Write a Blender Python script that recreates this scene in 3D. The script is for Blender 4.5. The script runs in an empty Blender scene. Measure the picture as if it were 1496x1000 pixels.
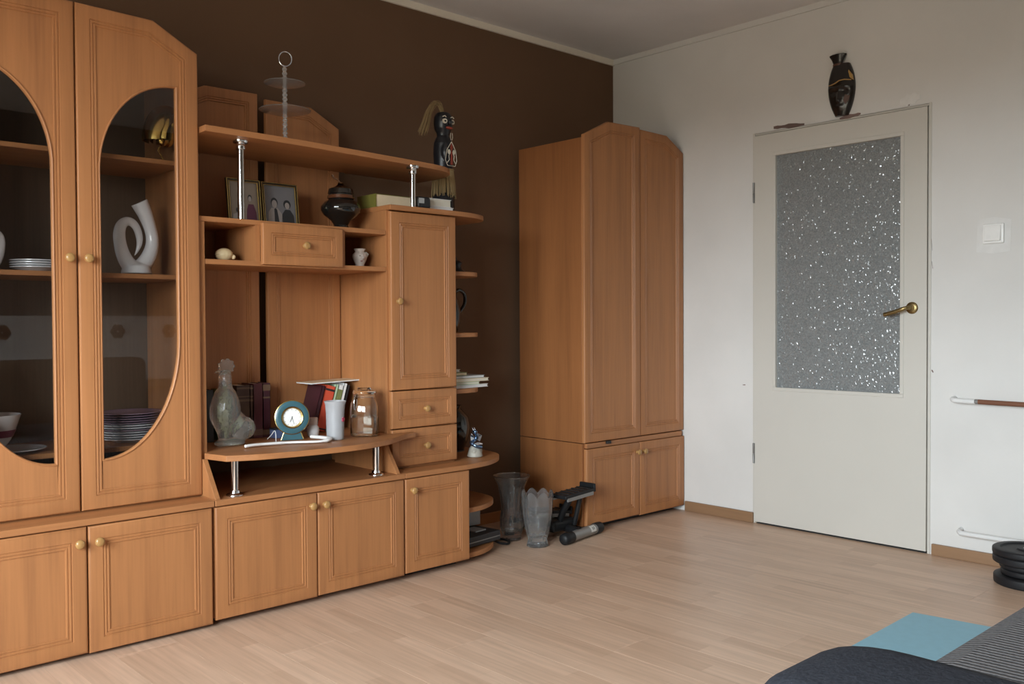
import bpy, bmesh, math, random
from mathutils import Vector, Matrix
from mathutils.geometry import tessellate_polygon
random.seed(7)
SC = bpy.context.scene
COL = SC.collection
PI = math.pi
ZF = 0.012            # top of the laminate floor
CEIL = 2.585

# ---------------------------------------------------------------- camera
def cam_setup():
    fl = 1332.63
    yaw, pitch, roll = (math.radians(a) for a in (42.8228, -1.1794, -0.2958))
    f = Vector((math.sin(yaw)*math.cos(pitch), math.cos(yaw)*math.cos(pitch), math.sin(pitch)))
    r = Vector((math.cos(yaw), -math.sin(yaw), 0)); u = r.cross(f)
    r2 = r*math.cos(roll)+u*math.sin(roll); u2 = -r*math.sin(roll)+u*math.cos(roll)
    cam = bpy.data.cameras.new('camera'); o = bpy.data.objects.new('camera', cam); COL.objects.link(o)
    m = Matrix.Identity(4)
    for i in range(3):
        m[i][0] = r2[i]; m[i][1] = u2[i]; m[i][2] = -f[i]
    m[0][3], m[1][3], m[2][3] = -4.1, -3.540, 1.0476
    o.matrix_world = m
    cam.sensor_width = 36; cam.sensor_fit = 'HORIZONTAL'; cam.lens = fl/1496*36
    cam.clip_start = 0.05
    SC.camera = o
cam_setup()

# ---------------------------------------------------------------- world, light, exposure
W = bpy.data.worlds.new('sky'); SC.world = W; W.use_nodes = True
def overcast():
    """overcast sky (brighter towards the zenith) above a dull ground"""
    nt = W.node_tree; L = nt.links; bg = nt.nodes['Background']
    tc = nt.nodes.new('ShaderNodeTexCoord'); sp = nt.nodes.new('ShaderNodeSeparateXYZ'); L.new(tc.outputs['Generated'], sp.inputs[0])
    r = nt.nodes.new('ShaderNodeValToRGB'); r.color_ramp.interpolation = 'LINEAR'; e = r.color_ramp.elements
    e[0].position = 0.0; e[0].color = (0.090, 0.076, 0.054, 1)
    e[1].position = 1.0; e[1].color = (0.84, 0.93, 1.0, 1)
    for p, c in ((0.49, (0.115, 0.101, 0.078)), (0.51, (0.62, 0.65, 0.67))):
        x = e.new(p); x.color = (*c, 1)
    m = nt.nodes.new('ShaderNodeMapRange'); m.inputs[1].default_value = -1; m.inputs[2].default_value = 1
    L.new(sp.outputs['Z'], m.inputs[0]); L.new(m.outputs[0], r.inputs[0]); L.new(r.outputs[0], bg.inputs[0]); bg.inputs[1].default_value = SKY
SKY = 47.0
overcast()
SC.view_settings.view_transform = 'Standard'; SC.view_settings.look = 'None'
SC.view_settings.gamma = 1.0; SC.view_settings.use_curve_mapping = False
SC.view_settings.exposure = 0.0
YW = -4.6             # wall behind the camera
WIN = dict(y0=-3.85, y1=-1.45, z0=0.72, z1=2.20)
def area(name, loc, target, sx, sy, power, color):
    l = bpy.data.lights.new(name, 'AREA'); l.shape = 'RECTANGLE'; l.size = sx; l.size_y = sy
    l.energy = power; l.color = color
    o = bpy.data.objects.new(name, l); COL.objects.link(o); o.location = loc
    o.rotation_euler = (Vector(target)-Vector(loc)).to_track_quat('-Z', 'Y').to_euler()
    return o
# daylight: the overcast sky seen through the window of the left wall (a portal guides the sampling, it emits nothing)
def portal():
    ym, zm = (WIN['y0']+WIN['y1'])/2, (WIN['z0']+WIN['z1'])/2
    o = area('window_portal', (-5.50, ym, zm), (0, ym, zm), WIN['y1']-WIN['y0'], WIN['z1']-WIN['z0'], 1, (1, 1, 1))
    o.data.cycles.is_portal = True
portal()

# ---------------------------------------------------------------- materials
MATS = {}
def newmat(name):
    m = bpy.data.materials.new(name); m.use_nodes = True
    MATS[name] = m
    nt = m.node_tree; b = nt.nodes['Principled BSDF']
    return m, nt, b
def setp(b, **k):
    names = dict(rough='Roughness', metal='Metallic', spec='Specular IOR Level', trans='Transmission Weight', ior='IOR', coat='Coat Weight', coatr='Coat Roughness', alpha='Alpha', sheen='Sheen Weight', sub='Subsurface Weight')
    for a, v in k.items(): b.inputs[names[a]].default_value = v
def plain(name, col, **k):
    m, nt, b = newmat(name); b.inputs['Base Color'].default_value = (*col, 1); setp(b, **k)
    # a faint mottling so that nothing is perfectly even
    tc = nt.nodes.new('ShaderNodeTexCoord'); n = nt.nodes.new('ShaderNodeTexNoise'); n.inputs['Scale'].default_value = 35
    nt.links.new(tc.outputs['Object'], n.inputs['Vector'])
    mx = nt.nodes.new('ShaderNodeMix'); mx.data_type = 'RGBA'
    mx.inputs['A'].default_value = (*[c*0.93 for c in col], 1); mx.inputs['B'].default_value = (*[min(1, c*1.06) for c in col], 1)
    nt.links.new(n.outputs['Fac'], mx.inputs['Factor']); nt.links.new(mx.outputs['Result'], b.inputs['Base Color'])
    return m
def ramp(nt, stops):
    r = nt.nodes.new('ShaderNodeValToRGB'); e = r.color_ramp.elements
    e[0].position, e[0].color = stops[0][0], (*stops[0][1], 1)
    e[1].position, e[1].color = stops[-1][0], (*stops[-1][1], 1)
    for p, c in stops[1:-1]:
        x = e.new(p); x.color = (*c, 1)
    return r
def wood(name, axis, base, rough=0.46, var=1.0):
    m, nt, b = newmat(name); L = nt.links
    tc = nt.nodes.new('ShaderNodeTexCoord'); g = nt.nodes.new('ShaderNodeMapping')
    sc = [18.0, 18.0, 18.0]; sc[axis] = 0.9
    g.inputs['Scale'].default_value = sc
    L.new(tc.outputs['Object'], g.inputs['Vector'])
    n1 = nt.nodes.new('ShaderNodeTexNoise'); n1.inputs['Scale'].default_value = 1.0; n1.inputs['Detail'].default_value = 5; n1.inputs['Distortion'].default_value = 0.4
    L.new(g.outputs['Vector'], n1.inputs['Vector'])
    g2 = nt.nodes.new('ShaderNodeMapping'); s2 = [130.0]*3; s2[axis] = 4.0
    g2.inputs['Scale'].default_value = s2; L.new(tc.outputs['Object'], g2.inputs['Vector'])
    n2 = nt.nodes.new('ShaderNodeTexNoise'); n2.inputs['Scale'].default_value = 1.0; n2.inputs['Detail'].default_value = 3
    L.new(g2.outputs['Vector'], n2.inputs['Vector'])
    ad = nt.nodes.new('ShaderNodeMix'); ad.data_type = 'FLOAT'; ad.inputs['Factor'].default_value = 0.35
    L.new(n1.outputs['Fac'], ad.inputs['A']); L.new(n2.outputs['Fac'], ad.inputs['B'])
    d = [c*(1-0.20*var) for c in base]; d[1] *= 0.97; l = [min(1, c*(1+0.13*var)) for c in base]
    r = ramp(nt, [(0.32, d), (0.5, base), (0.68, l)])
    L.new(ad.outputs['Result'], r.inputs['Fac']); L.new(r.outputs['Color'], b.inputs['Base Color'])
    setp(b, rough=rough, spec=0.5)
    bp = nt.nodes.new('ShaderNodeBump'); bp.inputs['Strength'].default_value = 0.04; bp.inputs['Distance'].default_value = 0.001
    L.new(n2.outputs['Fac'], bp.inputs['Height']); L.new(bp.outputs['Normal'], b.inputs['Normal'])
    return m
WB = (0.395, 0.168, 0.063)
wood('wood_v', 2, WB); wood('wood_h', 0, WB); wood('wood_edge', 0, (0.35, 0.15, 0.058), 0.4, 0.5)
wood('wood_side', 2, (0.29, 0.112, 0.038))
wood('wood_dark', 2, (0.33, 0.14, 0.05))
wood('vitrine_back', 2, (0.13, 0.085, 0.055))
wood('wood_base', 1, (0.27, 0.155, 0.082), 0.45, 0.7)
wood('knob_wood', 2, (0.40, 0.225, 0.08), 0.3, 0.4)

def paint(name, col, bump=0.15, rough=0.85, scale=60, blot=0.05):
    m, nt, b = newmat(name); L = nt.links
    tc = nt.nodes.new('ShaderNodeTexCoord')
    n = nt.nodes.new('ShaderNodeTexNoise'); n.inputs['Scale'].default_value = 2.2; n.inputs['Detail'].default_value = 6
    L.new(tc.outputs['Object'], n.inputs['Vector'])
    r = ramp(nt, [(0.3, [c*(1-blot) for c in col]), (0.7, [min(1, c*(1+blot)) for c in col])])
    L.new(n.outputs['Fac'], r.inputs['Fac']); L.new(r.outputs['Color'], b.inputs['Base Color'])
    n2 = nt.nodes.new('ShaderNodeTexNoise'); n2.inputs['Scale'].default_value = scale; n2.inputs['Detail'].default_value = 4
    L.new(tc.outputs['Object'], n2.inputs['Vector'])
    bp = nt.nodes.new('ShaderNodeBump'); bp.inputs['Strength'].default_value = bump; bp.inputs['Distance'].default_value = 0.003
    L.new(n2.outputs['Fac'], bp.inputs['Height']); L.new(bp.outputs['Normal'], b.inputs['Normal'])
    setp(b, rough=rough, spec=0.25)
    return m
paint('wall_white', (0.685, 0.675, 0.66))
paint('wall_brown', (0.145, 0.082, 0.048), 0.1, 0.75, 80, 0.06)
paint('wall_taupe', (0.13, 0.115, 0.10))
paint('ceiling_white', (0.72, 0.705, 0.70))
paint('cornice_white', (0.80, 0.74, 0.64), 0.05)
paint('door_white', (0.59, 0.567, 0.522), 0.03, 0.45, 25, 0.02)
paint('pipe_white', (0.74, 0.74, 0.74), 0.02, 0.4)
paint('rust', (0.20, 0.085, 0.05), 0.1, 0.6, 80, 0.25)
paint('scar', (0.21, 0.145, 0.13), 0.6, 0.9, 90, 0.3)
paint('dark_grey', (0.05, 0.05, 0.05), 0.3, 0.9)  # plain dark grey for the slab below the boards and the door threshold

def floor_mat():
    m, nt, b = newmat('laminate'); L = nt.links
    tc = nt.nodes.new('ShaderNodeTexCoord'); oi = nt.nodes.new('ShaderNodeObjectInfo')
    sp = nt.nodes.new('ShaderNodeSeparateXYZ'); L.new(tc.outputs['Object'], sp.inputs[0])
    mul = nt.nodes.new('ShaderNodeMath'); mul.operation = 'MULTIPLY_ADD'; mul.inputs[1].default_value = 17.3
    L.new(oi.outputs['Random'], mul.inputs[0]); L.new(sp.outputs['Y'], mul.inputs[2])
    cb = nt.nodes.new('ShaderNodeCombineXYZ'); L.new(mul.outputs[0], cb.inputs['X']); L.new(sp.outputs['X'], cb.inputs['Y'])
    br = nt.nodes.new('ShaderNodeTexBrick'); L.new(cb.outputs[0], br.inputs['Vector'])
    br.inputs['Scale'].default_value = 1.0; br.inputs['Brick Width'].default_value = 0.42; br.inputs['Row Height'].default_value = 0.0645
    br.inputs['Mortar Size'].default_value = 0.0004; br.offset = 0.37
    br.inputs['Color1'].default_value = (0.56, 0.385, 0.278, 1); br.inputs['Color2'].default_value = (0.66, 0.47, 0.35, 1)
    br.inputs['Mortar'].default_value = (0.51, 0.345, 0.245, 1); br.inputs['Bias'].default_value = 0.0
    mp = nt.nodes.new('ShaderNodeMapping'); mp.inputs['Scale'].default_value = (3.0, 60, 1)
    L.new(cb.outputs[0], mp.inputs['Vector'])
    n = nt.nodes.new('ShaderNodeTexNoise'); n.inputs['Scale'].default_value = 1.0; n.inputs['Detail'].default_value = 4
    L.new(mp.outputs[0], n.inputs['Vector'])
    r = ramp(nt, [(0.3, (0.86, 0.85, 0.84)), (0.7, (1.08, 1.08, 1.08))]); L.new(n.outputs['Fac'], r.inputs['Fac'])
    mx = nt.nodes.new('ShaderNodeMix'); mx.data_type = 'RGBA'; mx.blend_type = 'MULTIPLY'; mx.inputs['Factor'].default_value = 1.0
    L.new(br.outputs['Color'], mx.inputs['A']); L.new(r.outputs['Color'], mx.inputs['B'])
    L.new(mx.outputs['Result'], b.inputs['Base Color'])
    setp(b, rough=0.36, spec=0.3)
floor_mat()

def glass(name, col=(1, 1, 1), rough=0.03, bump=0.0, scale=60, ior=1.45, kind='noise', tr=1.0):
    m, nt, b = newmat(name); L = nt.links
    b.inputs['Base Color'].default_value = (*col, 1); setp(b, rough=rough, trans=tr, ior=ior)
    if bump:
        tc = nt.nodes.new('ShaderNodeTexCoord')
        n = nt.nodes.new('ShaderNodeTexNoise' if kind == 'noise' else 'ShaderNodeTexVoronoi'); n.inputs['Scale'].default_value = scale
        L.new(tc.outputs['Object'], n.inputs['Vector'])
        bp = nt.nodes.new('ShaderNodeBump'); bp.inputs['Strength'].default_value = bump; bp.inputs['Distance'].default_value = 0.004
        L.new(n.outputs[0], bp.inputs['Height']); L.new(bp.outputs['Normal'], b.inputs['Normal'])
    return m
glass('crystal', (0.93, 0.95, 0.95), 0.04)
glass('cut_crystal', (0.82, 0.85, 0.86), 0.06, 0.35, 55, kind='voronoi', tr=0.985)
glass('stem_crystal', (0.88, 0.88, 0.88), 0.05, tr=0.80)
glass('ribbed_crystal', (0.84, 0.86, 0.87), 0.07, 0.2, 80, tr=0.94)
glass('plate_crystal', (0.80, 0.80, 0.80), 0.15, tr=0.90)
glass('bottle_glass', (0.92, 0.92, 0.87), 0.05, 1.0, 75, tr=0.93)
glass('jar_glass', (0.97, 0.98, 0.96), 0.02)
glass('water', (0.97, 0.99, 0.97), 0.0, ior=1.33)
def thin_glass(name, tint, refl=0.9):
    m, nt, b = newmat(name); L = nt.links; nt.nodes.remove(b)
    out = nt.nodes['Material Output']
    t = nt.nodes.new('ShaderNodeBsdfTransparent'); t.inputs[0].default_value = (*tint, 1)
    g = nt.nodes.new('ShaderNodeBsdfGlossy'); g.inputs['Roughness'].default_value = 0.01; g.inputs['Color'].default_value = (refl,)*3+(1,)
    f = nt.nodes.new('ShaderNodeFresnel'); ge = nt.nodes.new('ShaderNodeNewGeometry'); mr = nt.nodes.new('ShaderNodeMapRange')
    mr.inputs['To Min'].default_value = 1.5; mr.inputs['To Max'].default_value = 1/1.5      # same reflectance on the way in and out
    L.new(ge.outputs['Backfacing'], mr.inputs['Value']); L.new(mr.outputs[0], f.inputs['IOR'])
    mx = nt.nodes.new('ShaderNodeMixShader')
    L.new(f.outputs[0], mx.inputs[0]); L.new(t.outputs[0], mx.inputs[1]); L.new(g.outputs[0], mx.inputs[2]); L.new(mx.outputs[0], out.inputs[0])
thin_glass('pane_glass', (0.86, 0.86, 0.86), 1.0)
thin_glass('window_glass', (0.95, 0.97, 0.97))
def pattern_glass():
    m, nt, b = newmat('pattern_glass'); L = nt.links
    tc = nt.nodes.new('ShaderNodeTexCoord')
    n = nt.nodes.new('ShaderNodeTexNoise'); n.inputs['Scale'].default_value = 160; n.inputs['Detail'].default_value = 3
    L.new(tc.outputs['Object'], n.inputs['Vector'])
    r = ramp(nt, [(0.3, (0.20, 0.215, 0.22)), (0.7, (0.32, 0.34, 0.345))]); L.new(n.outputs['Fac'], r.inputs['Fac']); L.new(r.outputs['Color'], b.inputs['Base Color'])
    setp(b, rough=0.14, trans=0.2, ior=1.5, spec=0.7)
pattern_glass()
plain('chrome', (0.80, 0.81, 0.83), metal=1.0, rough=0.12)
plain('brass', (0.62, 0.42, 0.12), metal=1.0, rough=0.22)
plain('old_brass', (0.30, 0.22, 0.10), metal=1.0, rough=0.38)
plain('gold_rim', (0.58, 0.45, 0.18), metal=1.0, rough=0.25)
plain('black', (0.012, 0.012, 0.013), rough=0.5)
plain('black_rubber', (0.011, 0.0115, 0.013), rough=0.5, spec=0.3)
plain('iron_black', (0.013, 0.013, 0.015), rough=0.55, spec=0.3)
plain('grey_steel', (0.26, 0.26, 0.255), rough=0.35, metal=0.4)
plain('porcelain', (0.80, 0.80, 0.82), rough=0.12, coat=0.4)
plain('plate_purple', (0.30, 0.20, 0.27), rough=0.2)
plain('maroon_band', (0.22, 0.03, 0.08), rough=0.3)
plain('white_plastic', (0.82, 0.82, 0.82), rough=0.35)
plain('frost', (0.70, 0.71, 0.74), rough=0.4, trans=0.55)
plain('pink', (0.65, 0.08, 0.16), rough=0.5)
plain('teal', (0.045, 0.120, 0.150), rough=0.3)
plain('clock_white', (0.85, 0.84, 0.83), rough=0.3)
plain('book_maroon', (0.060, 0.012, 0.015), rough=0.42)
plain('book_wine', (0.050, 0.011, 0.018), rough=0.35)
plain('book_brown', (0.050, 0.020, 0.013), rough=0.45)
plain('book_bands', (0.13, 0.075, 0.045), rough=0.5)
plain('book_green', (0.20, 0.23, 0.085), rough=0.55)
plain('book_olive', (0.16, 0.15, 0.03), rough=0.55)
plain('book_red', (0.66, 0.09, 0.045), rough=0.5)
plain('book_mint', (0.48, 0.62, 0.42), rough=0.6)
plain('book_grey', (0.40, 0.41, 0.42), rough=0.6)
plain('book_black', (0.02, 0.02, 0.024), rough=0.45)
plain('paper', (0.78, 0.74, 0.64), rough=0.8)
plain('paper_cream', (0.72, 0.60, 0.42), rough=0.8)
plain('paper_white', (0.80, 0.80, 0.80), rough=0.7)
plain('blue_box', (0.10, 0.14, 0.28), rough=0.5)
plain('jar_pink', (0.70, 0.58, 0.54), rough=0.4)
plain('shell_cream', (0.75, 0.60, 0.36), rough=0.45)
plain('pot_black', (0.010, 0.009, 0.008), rough=0.07, coat=0.5)
plain('pot_brown', (0.10, 0.035, 0.015), rough=0.2)
plain('ceramic_face', (0.62, 0.55, 0.50), rough=0.3)
plain('ebony', (0.012, 0.013, 0.017), rough=0.35)
plain('mask_ebony', (0.016, 0.012, 0.010), rough=0.25)
plain('mask_brown', (0.085, 0.035, 0.022), rough=0.35)
plain('mask_gold', (0.45, 0.27, 0.08), rough=0.4)
plain('bone', (0.66, 0.60, 0.50), rough=0.5)
plain('red_paint', (0.28, 0.05, 0.03), rough=0.5)
plain('straw', (0.31, 0.215, 0.10), rough=0.8)
plain('silver', (0.62, 0.66, 0.72), metal=0.9, rough=0.18)
plain('blue_lacquer', (0.16, 0.25, 0.40), metal=0.9, rough=0.15)
plain('stone_pale', (0.38, 0.36, 0.31), rough=0.5)
plain('photo_grey', (0.17, 0.165, 0.175), rough=0.3)
plain('photo_beige', (0.21, 0.165, 0.13), rough=0.3)
plain('photo_dark', (0.025, 0.025, 0.028), rough=0.3)
plain('photo_skin', (0.30, 0.26, 0.24), rough=0.3)
plain('photo_dress', (0.085, 0.022, 0.045), rough=0.3)
plain('frame_dark', (0.028, 0.016, 0.007), rough=0.3)
plain('mat_blue', (0.27, 0.50, 0.62), rough=0.7)
plain('label_white', (0.66, 0.66, 0.63), rough=0.6)
plain('label_ink', (0.12, 0.12, 0.12), rough=0.6)
plain('switch_white', (0.84, 0.84, 0.83), rough=0.3)
plain('wall_patch', (0.72, 0.715, 0.705), rough=0.8)
plain('decal_brown', (0.17, 0.10, 0.06), rough=0.8)
plain('cloth_grey', (0.62, 0.60, 0.58), rough=0.9)
plain('sofa_brown', (0.20, 0.13, 0.08), rough=0.8)

def fabric(name, col, col2, scale, rough=0.9, stripes=False):
    m, nt, b = newmat(name); L = nt.links
    tc = nt.nodes.new('ShaderNodeTexCoord')
    if stripes:
        w = nt.nodes.new('ShaderNodeTexWave'); w.wave_type = 'BANDS'; w.bands_direction = 'X'; w.inputs['Scale'].default_value = scale
        w.inputs['Distortion'].default_value = 1.5; w.inputs['Detail'].default_value = 2; w.inputs['Detail Scale'].default_value = 8
        L.new(tc.outputs['Object'], w.inputs['Vector']); fac = w.outputs['Fac']
    else:
        n = nt.nodes.new('ShaderNodeTexNoise'); n.inputs['Scale'].default_value = scale; n.inputs['Detail'].default_value = 5
        L.new(tc.outputs['Object'], n.inputs['Vector']); fac = n.outputs['Fac']
    r = ramp(nt, [(0.3, col), (0.7, col2)]); L.new(fac, r.inputs['Fac']); L.new(r.outputs['Color'], b.inputs['Base Color'])
    bp = nt.nodes.new('ShaderNodeBump'); bp.inputs['Strength'].default_value = 0.5; bp.inputs['Distance'].default_value = 0.003
    L.new(fac, bp.inputs['Height']); L.new(bp.outputs['Normal'], b.inputs['Normal'])
    setp(b, rough=rough, spec=0.15)
fabric('rib_grey', (0.085, 0.085, 0.093), (0.215, 0.212, 0.22), 21, stripes=True)
fabric('slate_cloth', (0.018, 0.020, 0.027), (0.032, 0.035, 0.045), 160)

# ---------------------------------------------------------------- mesh helpers
class MB:
    """collects world-space geometry for ONE mesh object"""
    def __init__(s): s.v = []; s.f = []
    def add(s, vs, fs):
        o = len(s.v); s.v += [tuple(p) for p in vs]; s.f += [tuple(i+o for i in f) for f in fs]; return s
    def box(s, x0, x1, y0, y1, z0, z1):
        return s.add([(x, y, z) for z in (z0, z1) for y in (y0, y1) for x in (x0, x1)],
                     [(0, 2, 3, 1), (4, 5, 7, 6), (0, 1, 5, 4), (2, 6, 7, 3), (0, 4, 6, 2), (1, 3, 7, 5)])
    def obox(s, c, size, rot):
        c = Vector(c); h = Vector(size)/2
        vs = [c + rot @ Vector((sx*h.x, sy*h.y, sz*h.z)) for sz in (-1, 1) for sy in (-1, 1) for sx in (-1, 1)]
        return s.add(vs, [(0, 2, 3, 1), (4, 5, 7, 6), (0, 1, 5, 4), (2, 6, 7, 3), (0, 4, 6, 2), (1, 3, 7, 5)])
    def prism(s, pts, z0, z1):
        """pts: xy outline counter-clockwise; z0/z1 numbers or functions of x"""
        n = len(pts); a = z0 if callable(z0) else (lambda x: z0); b = z1 if callable(z1) else (lambda x: z1)
        vs = [(x, y, a(x)) for x, y in pts]+[(x, y, b(x)) for x, y in pts]
        fs = [tuple(range(n))[::-1], tuple(range(n, 2*n))]+[(i, (i+1) % n, n+(i+1) % n, n+i) for i in range(n)]
        return s.add(vs, fs)
    def slab(s, pts, fr):
        """pts: (u,v) outline, fr(u,v,w): place; w 0..1"""
        n = len(pts); vs = [fr(u, v, 0) for u, v in pts]+[fr(u, v, 1) for u, v in pts]
        return s.add(vs, [tuple(range(n))[::-1], tuple(range(n, 2*n))]+[(i, (i+1) % n, n+(i+1) % n, n+i) for i in range(n)])
    def loops(s, rings, cap0=True, cap1=True):
        n = len(rings[0]); o = []
        vs = [p for r in rings for p in r]; fs = []
        for k in range(len(rings)-1):
            for i in range(n):
                j = (i+1) % n; fs.append((k*n+i, k*n+j, (k+1)*n+j, (k+1)*n+i))
        if cap0: fs.append(tuple(range(n))[::-1])
        if cap1: fs.append(tuple(range((len(rings)-1)*n, len(rings)*n)))
        return s.add(vs, fs)
    def lathe(s, c, prof, n=32, axis=(0, 0, 1), rfun=None, cap=True):
        """prof: (r, h) from bottom to top along axis"""
        q = Vector((0, 0, 1)).rotation_difference(Vector(axis)).to_matrix(); c = Vector(c); rings = []
        for k, (r, h) in enumerate(prof):
            ring = []
            for i in range(n):
                a = 2*PI*i/n; rr = max(r, 1e-5)*(rfun(a, h, k) if rfun else 1)
                ring.append(c+q @ Vector((rr*math.cos(a), rr*math.sin(a), h)))
            rings.append(ring)
        return s.loops(rings, cap, cap)
    def tube(s, path, rad, n=10, flat=1.0, up=(0, 0, 1)):
        path = [Vector(p) for p in path]; m = len(path)
        rads = rad if isinstance(rad, (list, tuple)) else [rad]*m
        rings = []; prev = None
        for i, p in enumerate(path):
            t = (path[min(i+1, m-1)]-path[max(i-1, 0)]).normalized()
            if prev is None:
                u = Vector(up); u = u-t*u.dot(t)
                if u.length < 1e-3: u = Vector((1, 0, 0)); u = u-t*u.dot(t)
            else: u = prev-t*prev.dot(t)
            u.normalize(); prev = u; w = t.cross(u)
            r = rads[i]
            ra, rb = (r, r*flat) if not isinstance(r, tuple) else r
            rings.append([p+u*(rb*math.sin(2*PI*k/n))+w*(ra*math.cos(2*PI*k/n)) for k in range(n)])
        return s.loops(rings)
    def ball(s, c, r, n=16, m=10):
        rx, ry, rz = r if isinstance(r, tuple) else (r, r, r)
        rings = []
        for k in range(m+1):
            a = -PI/2+PI*k/m; a = max(-PI/2+.02, min(PI/2-.02, a))
            rings.append([(c[0]+rx*math.cos(a)*math.cos(2*PI*i/n), c[1]+ry*math.cos(a)*math.sin(2*PI*i/n), c[2]+rz*math.sin(a)) for i in range(n)])
        return s.loops(rings)
    def xf(s, M, start=0):
        s.v = s.v[:start]+[tuple(M @ Vector(p)) for p in s.v[start:]]; return s

def root_loc(p):
    v = Vector((0, 0, 0))
    while p is not None: v += p.location; p = p.parent
    return v
def obj(name, mb, mat, parent=None, bevel=0, smooth=False, remesh=0, sub=0, seg=2):
    me = bpy.data.meshes.new(name)
    if parent is None:
        xs = [p[0] for p in mb.v]; ys = [p[1] for p in mb.v]; zs = [p[2] for p in mb.v]
        o0 = Vector(((min(xs)+max(xs))/2, (min(ys)+max(ys))/2, min(zs)))
    else: o0 = root_loc(parent)
    me.from_pydata([tuple(Vector(p)-o0) for p in mb.v], [], mb.f); me.validate(); 
    bm = bmesh.new(); bm.from_mesh(me); bmesh.ops.recalc_face_normals(bm, faces=bm.faces); bm.to_mesh(me); bm.free()
    me.materials.append(MATS[mat])
    o = bpy.data.objects.new(name, me); COL.objects.link(o)
    if parent is None: o.location = o0
    else: o.parent = parent
    if remesh:
        r = o.modifiers.new('r', 'REMESH'); r.mode = 'VOXEL'; r.voxel_size = remesh; r.use_smooth_shade = True
        sm = o.modifiers.new('s', 'SMOOTH'); sm.iterations = 4
    if bevel:
        b = o.modifiers.new('b', 'BEVEL'); b.width = bevel; b.segments = seg; b.limit_method = 'ANGLE'; b.angle_limit = math.radians(40)
    if sub:
        q = o.modifiers.new('q', 'SUBSURF'); q.levels = sub; q.render_levels = sub
    if smooth:
        for p in me.polygons: p.use_smooth = True
        if not sub and not remesh:
            try: me.set_sharp_from_angle(angle=math.radians(45))
            except Exception: pass
    return o
def tag(o, label, cat, group=None):
    o['label'] = label; o['category'] = cat
    if group: o['group'] = group
    return o
def thing(name, label, cat, loc, group=None):
    o = bpy.data.objects.new(name, None); COL.objects.link(o); o.location = loc; o.empty_display_size = 0.05
    return tag(o, label, cat, group)
def struct(name, mb, mat, parent=None, bevel=0, label=None):
    o = obj(name, mb, mat, parent, bevel)
    if parent is None: o['kind'] = 'structure'
    if label: o['label'] = label
    return o
def arc(cx, cy, rx, ry, a0, a1, n=10):
    return [(cx+rx*math.cos(math.radians(a0+(a1-a0)*i/n)), cy+ry*math.sin(math.radians(a0+(a1-a0)*i/n))) for i in range(n+1)]
def smoothpath(pts, n=6):
    P = [Vector(p) for p in pts]; out = []
    for i in range(len(P)-1):
        p0, p1, p2, p3 = P[max(i-1, 0)], P[i], P[i+1], P[min(i+2, len(P)-1)]
        for k in range(n):
            t = k/n
            out.append(0.5*((2*p1)+(-p0+p2)*t+(2*p0-5*p1+4*p2-p3)*t*t+(-p0+3*p1-3*p2+p3)*t**3))
    out.append(P[-1]); return out
def inset(pts, d):
    n = len(pts); out = []
    for i in range(n):
        p0, p1, p2 = Vector(pts[i-1]), Vector(pts[i]), Vector(pts[(i+1) % n])
        e1 = (p1-p0).normalized(); e2 = (p2-p1).normalized()
        n1 = Vector((-e1.y, e1.x)); n2 = Vector((-e2.y, e2.x))
        k = 1+n1.dot(n2)
        out.append(tuple(p1+(n1+n2)*(d/max(k, 0.25))))
    return out
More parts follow.
